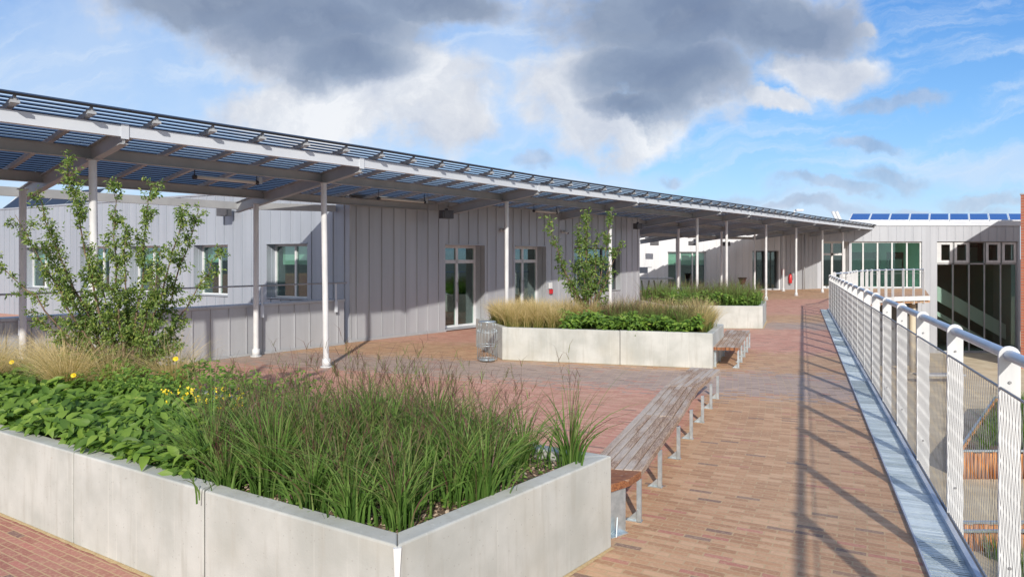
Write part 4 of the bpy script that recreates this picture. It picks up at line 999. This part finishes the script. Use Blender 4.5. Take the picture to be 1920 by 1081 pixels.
# ------------------------------------------------------------ young trees
def tree(base, tips, label, r0, leaf, nleaf, twig, sag=.12, depth=.5, tint=(.1, .9), bias=1.0):
    base = Vector(base); t = thing('young_tree', base, label, 'tree'); mb = MB(); LP = []; LD = []
    for (tip, kink, dens) in tips:
        tip = Vector(tip); mid = base.lerp(tip, .5)+Vector(kink); pts_ = []
        N = 12
        for k in range(N+1):
            u = k/N; p = base*(1-u)**2+mid*2*u*(1-u)+tip*u*u; p += Vector(rng.normal(0, .012, 3)); pts_.append(p)
        pts_[0] = base+Vector(rng.normal(0, .02, 3))
        rad = [r0*(1-.86*k/N) for k in range(N+1)]
        mb.tube(pts_, rad, 6)
        ln = (tip-base).length; ntw = int(ln*20*dens)
        for _ in range(ntw):
            u = rng.uniform(.16, 1.0)**.9; k = min(int(u*N), N-1); p = pts_[k].lerp(pts_[k+1], u*N-k)
            ax = (pts_[k+1]-pts_[k]).normalized(); az = Vector(rng.normal(0, 1, 3)); az -= ax*az.dot(ax); az.normalize()
            dr = (ax*rng.uniform(.5, 1.2)+az*rng.uniform(.5, 1.0)+Vector((0, 0, .15))).normalized(); tl = twig*rng.uniform(.35, 1.15)*(1.15-.5*u)
            q = [p+dr*tl*s+Vector((0, 0, -sag*tl*s*s)) for s in (0, .35, .7, 1.0)]
            mb.tube(q, [rad[k]*.35+.001, .0026, .002, .001], 4, cap=False)
            m_ = int(nleaf*rng.uniform(.6, 1.3)*tl/twig)+2
            for _2 in range(m_):
                s = rng.uniform(.1, 1.05); i = min(int(s*3), 2); LP.append(q[i].lerp(q[i+1], s*3-i)+Vector(rng.normal(0, .018, 3))); dd = dr*.4+Vector(rng.normal(0, .5, 3))+Vector((0, 0, -.6)); LD.append(dd)
    mb.build('stem', M['bark'], t)
    cen = np.array([tuple(p) for p in LP])+rng.normal(0, .008, (len(LP), 3)); ax = np.array([tuple(p) for p in LD]); n = len(cen)
    nr = rng.normal(0, .7, (n, 3)); nr[:, 2] += .4; nr[:, 1] -= .6
    V_, F_, T_ = leaves(cen, leaf*rng.uniform(.55, 1.25, n), nr, rng.uniform(tint[0], tint[1], n)+(rng.random(n) < .04)*.25, .46, .35, axis=ax)
    raw('crown', V_, F_, T_, M['treeleaf'], parent=t)
    return t
Yt = 7.5
def TP(px, py, Y=None): return at(px, py, Yt+(rng.uniform(-.5, .5) if Y is None else Y-Yt))
tips = []
for px, py, kx, de in ((122, 292, -.10, 1.25), (283, 345, .02, 1.25), (62, 352, -.10, 1.1), (30, 405, -.1, 1.1), (-8, 478, -.1, .8), (345, 392, .10, 1.0), (372, 385, .16, .9), (412, 470, .10, .9), (212, 348, -.04, 1.1),
                       (90, 470, -.05, 1.0), (175, 470, 0, 1.1), (300, 470, .05, 1.2), (350, 590, .03, .9), (60, 585, -.05, .9), (120, 600, 0, 1.0), (330, 640, .05, .8), (235, 430, 0, 1.3), (160, 560, -.03, .9), (245, 545, .02, 1.2), (205, 610, 0, .9), (290, 600, 0, 1.0)):
    tips.append((TP(px, py), (kx, 0, .05), de))
tree(at(236, 742, Yt), tips, 'multi-stemmed young leafy tree in the left of the big planter', .017, .040, 50, .21, tint=(.3, 1.0))
Yt = 15.3
tips = []
for px, py, kx, de in ((1098, 400, -.05, 1.6), (1085, 420, -.08, 1.5), (1030, 412, -.25, .9), (1045, 470, -.2, 1.0), (1148, 392, .12, 1.0), (1120, 440, .05, 1.3), (1080, 500, -.05, 1.2), (1060, 520, -.1, .9), (1150, 470, .08, .7), (1110, 480, 0, 1.3), (1135, 560, 0, .5), (1095, 540, 0, 1.0), (1165, 455, .05, .5)):
    tips.append((TP(px, py), (kx, 0, .0), de))
tree(at(1106, 590, Yt), tips, 'slim young tree growing in the middle planter', .018, .075, 13, .24)

# ------------------------------------------------------------ plants in planters 2 and 3
def quadpt(inn, u, v):
    a = inn[0].lerp(inn[1], u); b = inn[3].lerp(inn[2], u); return a.lerp(b, v)
cs = []
for u in np.linspace(.03, .97, 21):
    for v in (.30, .5, .72, .9):
        if u > .22 and v < .55 and u < .95: continue
        q = quadpt(in2, u+rng.uniform(-.02, .02), v+rng.uniform(-.05, .05)); cs.append((q.x, q.y, SZ, rng.uniform(.8, 1.1)))
for u in (.03, .07, .12, .18, .25, .3): q = quadpt(in2, u, .15); cs.append((q.x, q.y, SZ, rng.uniform(.7, .95)))
V_, F_, T_ = clumps(cs, 330, .70, .05, .5, .0075, tint0=.05, tint1=.85, seg=5)
tag(raw('feather_grass', V_, F_, T_, M['blond'], org=cs[0][:3]), 'blond feather grass along the back of the middle planter', 'grass', kind='stuff')
cs = [(*quadpt(in2, u, rng.uniform(.1, .5))[:2], SZ, rng.uniform(.8, 1.2)) for u in np.linspace(.55, .98, 30)]
V_, F_, T_ = clumps(cs, 110, .72, .06, .35, .007, tint0=.3, tint1=.85, seg=4)
tag(raw('russet_grass', V_, F_, T_, M['blade'], org=cs[0][:3]), 'russet grass at the right end of the middle planter', 'grass', kind='stuff')
def f2_():
    u = rng.uniform(.30, .97); q = quadpt(in2, u, rng.uniform(-.03, .42)); return (q.x, q.y, 0)
cover('ground_cover', f2_, 3600, SZ+.02, .10, 'green leafy ground cover along the front of the middle planter', hump=.20)
cs = [(*quadpt(in2, u, rng.uniform(.3, .8))[:2], SZ, rng.uniform(.9, 1.2)) for u in (.52, .55, .57, .6, .64, .66)]
V_, F_, T_ = clumps(cs, 40, .80, .05, .3, .010, tint0=.6, tint1=1.0, seg=4)
tag(raw('brown_stems', V_, F_, T_, M['blade'], org=cs[0][:3]), 'dry brown flower stems standing in the middle planter', 'grass', kind='stuff')
def f3_():
    q = quadpt(in3, rng.uniform(.0, 1), rng.uniform(0, .9)); return (q.x, q.y, 0)
cover('shrubs', f3_, 3200, SZ+.02, .11, 'green bushy perennials in the farthest planter', hump=.24)
cs = [(*quadpt(in3, rng.uniform(0, 1), rng.uniform(.1, .95))[:2], SZ, rng.uniform(.7, 1.2)) for _ in range(80)]
V_, F_, T_ = clumps(cs, 70, .85, .08, .4, .012, tint0=.2, tint1=.8, seg=4)
tag(raw('russet_grass', V_, F_, T_, M['blade'], org=cs[0][:3]), 'russet and blond grass in the farthest planter', 'grass', kind='stuff')

# courtyard planters
t1 = timber_planter([(12.9, 20.05), (19.3, 27.7), (27, 27.7), (27, 20.05)], LG, .76, 'log-clad courtyard planter with a slanting side seen through the railing', None)
cs = [(x, y, LG+.62, rng.uniform(.6, 1.05)) for x, y in ((rng.uniform(13.4, 26), rng.uniform(20.3, 27.4)) for _ in range(420)) if x > 12.9+(y-20.05)*.837+.4]
V_, F_, T_ = clumps(cs, 70, .85, .12, .5, .018, tint0=.15, tint1=.5, seg=3)
tag(raw('courtyard_grass', V_, F_, T_, M['blade'], org=cs[0][:3]), 'lush green grass in the slanting log-clad courtyard planter', 'grass', kind='stuff')
t2 = timber_planter([(9.75, 15.65), (25, 15.65), (25, 15.15), (9.75, 15.15)], LG, .38, 'log-clad courtyard planter at the bottom right corner of the photo', None)
cs = [(rng.uniform(9.7, 17), rng.uniform(10.5, 14.8), LG, rng.uniform(.7, 1.2)) for _ in range(330)]
V_, F_, T_ = clumps(cs, 70, .75, .12, .5, .016, tint0=.15, tint1=.5, seg=3)
tag(raw('courtyard_grass', V_, F_, T_, M['blade'], org=cs[0][:3]), 'green grass in the nearer courtyard planter below the railing', 'grass', kind='stuff')
t3 = timber_planter([(27.2, 34.2), (34, 38), (38, 33), (31, 29.5)], LG, .8, 'log-clad courtyard planter in front of the red brick building', None)
t_ = thing('courtyard_bench', (20.9, 35.2, LG), 'grey slab bench on the sandy courtyard floor', 'bench')
MB().cbox((21.8, 35.4, LG+.42), (2.4, .6, .1)).build('seat', M['zinc'], t_, bevel=.02)
for dx in (-.9, .9): MB().cbox((21.8+dx, 35.4, LG+.18), (.15, .5, .36)).build('leg', M['zinc'], t_)

# ------------------------------------------------------------ small things
# litter bin of steel rods
def bin_(c, label):
    c = Vector(c); t = thing('litter_bin', c, label, 'bin'); r = .20
    mb = MB()
    for k in range(18):
        a = 2*math.pi*k/18; p = c+Vector((math.cos(a)*r, math.sin(a)*r, 0)); q = p+Vector((0, 0, .60)); mb.tube([p+Vector((0, 0, .06)), q, c+Vector((math.cos(a)*r*.86, math.sin(a)*r*.86, .66))], .0032, 5)
    mb.build('rod_cage', M['galv'], t)
    for z, rr_ in ((.06, r), (.33, r+.006), (.60, r+.006)): MB().tube([c+Vector((math.cos(2*math.pi*k/24)*rr_, math.sin(2*math.pi*k/24)*rr_, z)) for k in range(25)], .006, 6).build('hoop', M['galv'], t)
    mb = MB(); mb.tube([c+Vector((0, 0, .80)), c+Vector((0, 0, .815))], [r*.95, r*.8], 20)
    mb.tube([c+Vector((0, 0, .02)), c+Vector((0, 0, .05))], r*.8, 16); 
    for k in range(8):
        a = 2*math.pi*k/8; mb.tube([c+Vector((math.cos(a)*r*.85, math.sin(a)*r*.85, .64)), c+Vector((math.cos(a)*r*.85, math.sin(a)*r*.85, .80))], .005, 5)
    mb.build('hood', M['galv'], t)
bin_((-.50, 14.0, 0), 'round litter bin of steel rods at the left end of the middle planter')
# wall things on A
def onA(px, z, out=.05):
    s = sA(px); p0 = Vector(A0).to_3d(); d = (Vector(A1)-Vector(A0)).normalized().to_3d(); n = Vector((d.y, -d.x, 0)); return p0+d*s+n*out+Vector((0, 0, z)), d, n
def wallcam(px, py, label):
    s = sA(px); Y = A0[1]+(A1[1]-A0[1])*s/(Vector(A1)-Vector(A0)).length; z = 2.1-(py-482)*Y/1300; p, d, n = onA(px, z, .03)
    t = thing('security_camera', p, label, 'camera'); MB().tube([p, p+n*.05], .06, 14).build('base', M['white'], t); mb = MB(); mb.tube([p+n*.06, p+n*.20-Vector((0, 0, .06))+d*.05], .05, 12); b_ = mb.build('housing', M['white'], t)
    MB().tube([p+n*.201-Vector((0, 0, .0604))+d*.0504, p+n*.215-Vector((0, 0, .065))+d*.055], .034, 12).build('lens', M['black'], b_)
wallcam(939, 431, 'small white security camera on the lilac wall between the two glass doors')
wallcam(1053, 434, 'small white security camera above the window behind the middle tree')
p, d, n = onA(1030, 1.05, .025); t = thing('call_point', p, 'white and red call point box on the lilac wall right of the second glass door', 'call point')
MB().box(p-d*.08, d*.16, n*.05, (0, 0, .20)).build('white_box', M['white'], t, bevel=.006); MB().box(p-d*.04-Vector((0, 0, .17)), d*.15, n*.05, (0, 0, .15)).build('red_box', M['red'], t, bevel=.006)
# extinguisher and sign on the curved wall
def onB2(px, z, out): 
    s = onwall(px, B2, B3); p0, d, n = f2; return p0+d*s+n*out+Vector((0, 0, z)), d, n
p, d, n = onB2(1478, .42, .16); t = thing('fire_extinguisher', p, 'red fire extinguisher on the grey wall far behind the columns', 'extinguisher')
MB().tube([p, p+Vector((0, 0, .04)), p+Vector((0, 0, .48)), p+Vector((0, 0, .56)), p+Vector((0, 0, .60))], [.09, .11, .11, .06, .035], 14).build('bottle', M['red'], t)
mb = MB(); mb.tube([p+Vector((0, 0, .6)), p+Vector((0, 0, .68))], .03, 8); mb.tube([p+Vector((.02, -.02, .64)), p+Vector((.15, -.05, .5)), p+Vector((.14, -.05, .2))], .018, 6); mb.build('hose', M['black'], t)
p, d, n = onB2(1468, .95, .03); mb = MB(); mb.box(p-d*.13, d*.26, n*.01, (0, 0, .22)); mb.box(p-d*.13+Vector((0, 0, .225)), d*.26, n*.008, (0, 0, .17)); tag(mb.build('fire_sign', M['red']), 'small red sign above the fire extinguisher', 'sign')
# table and drying rack in the passage
t = thing('outdoor_table', (8.3, 38, 0), 'grey table with splayed legs in front of the far white wall', 'table')
Yt = 38.0
MB().box(at(1200, 523, 38)-Vector((.6, 0, 0)), (2.45, 0, 0), (0, 1.0, 0), (0, 0, .07)).build('table_top', M['zinc'], t)
for a, b in ((1203, 1205), (1217, 1213), (1226, 1231), (1240, 1233)):
    p = at(a, 525, 38.2); q = at(b, 545, 38.2); q.z = 0; MB().beam(p, q, .07, .07, up=(0, 1, 0)).build('leg', M['darkmetal'], t)
t = thing('wheeled_screen', (7.4, 39.5, 0), 'pale mobile panel on a frame behind the grey table', 'screen'); 
mb = MB(); a = at(1196, 512, 40); mb.box(a, (.55, 0, 0), (0, .04, 0), (0, 0, .35)); mb.build('board', M['zinc_light'], t)
mb = MB(); 
for x in (1197, 1214): p = at(x, 501, 40.1); mb.tube([(p.x, p.y, 0), p], .018, 6)
mb.tube([at(1196, 501, 40.1), at(1222, 501, 40.1)], .018, 6); mb.build('frame', M['fascia'], t)
mb = MB(); c = at(1392, 524, 39.5); mb.tube([(c.x, c.y, 0), (c.x, c.y, c.z-.3)], .05, 8); mb.tube([(c.x, c.y, c.z-.28), (c.x, c.y, c.z), (c.x, c.y, c.z+.12)], [.14, .2, .26], 12)
tag(mb.build('ash_bin', mat('brown_metal', (.10, .05, .04), .6)), 'dark brown bowl-topped bin behind the farthest planter', 'bin')
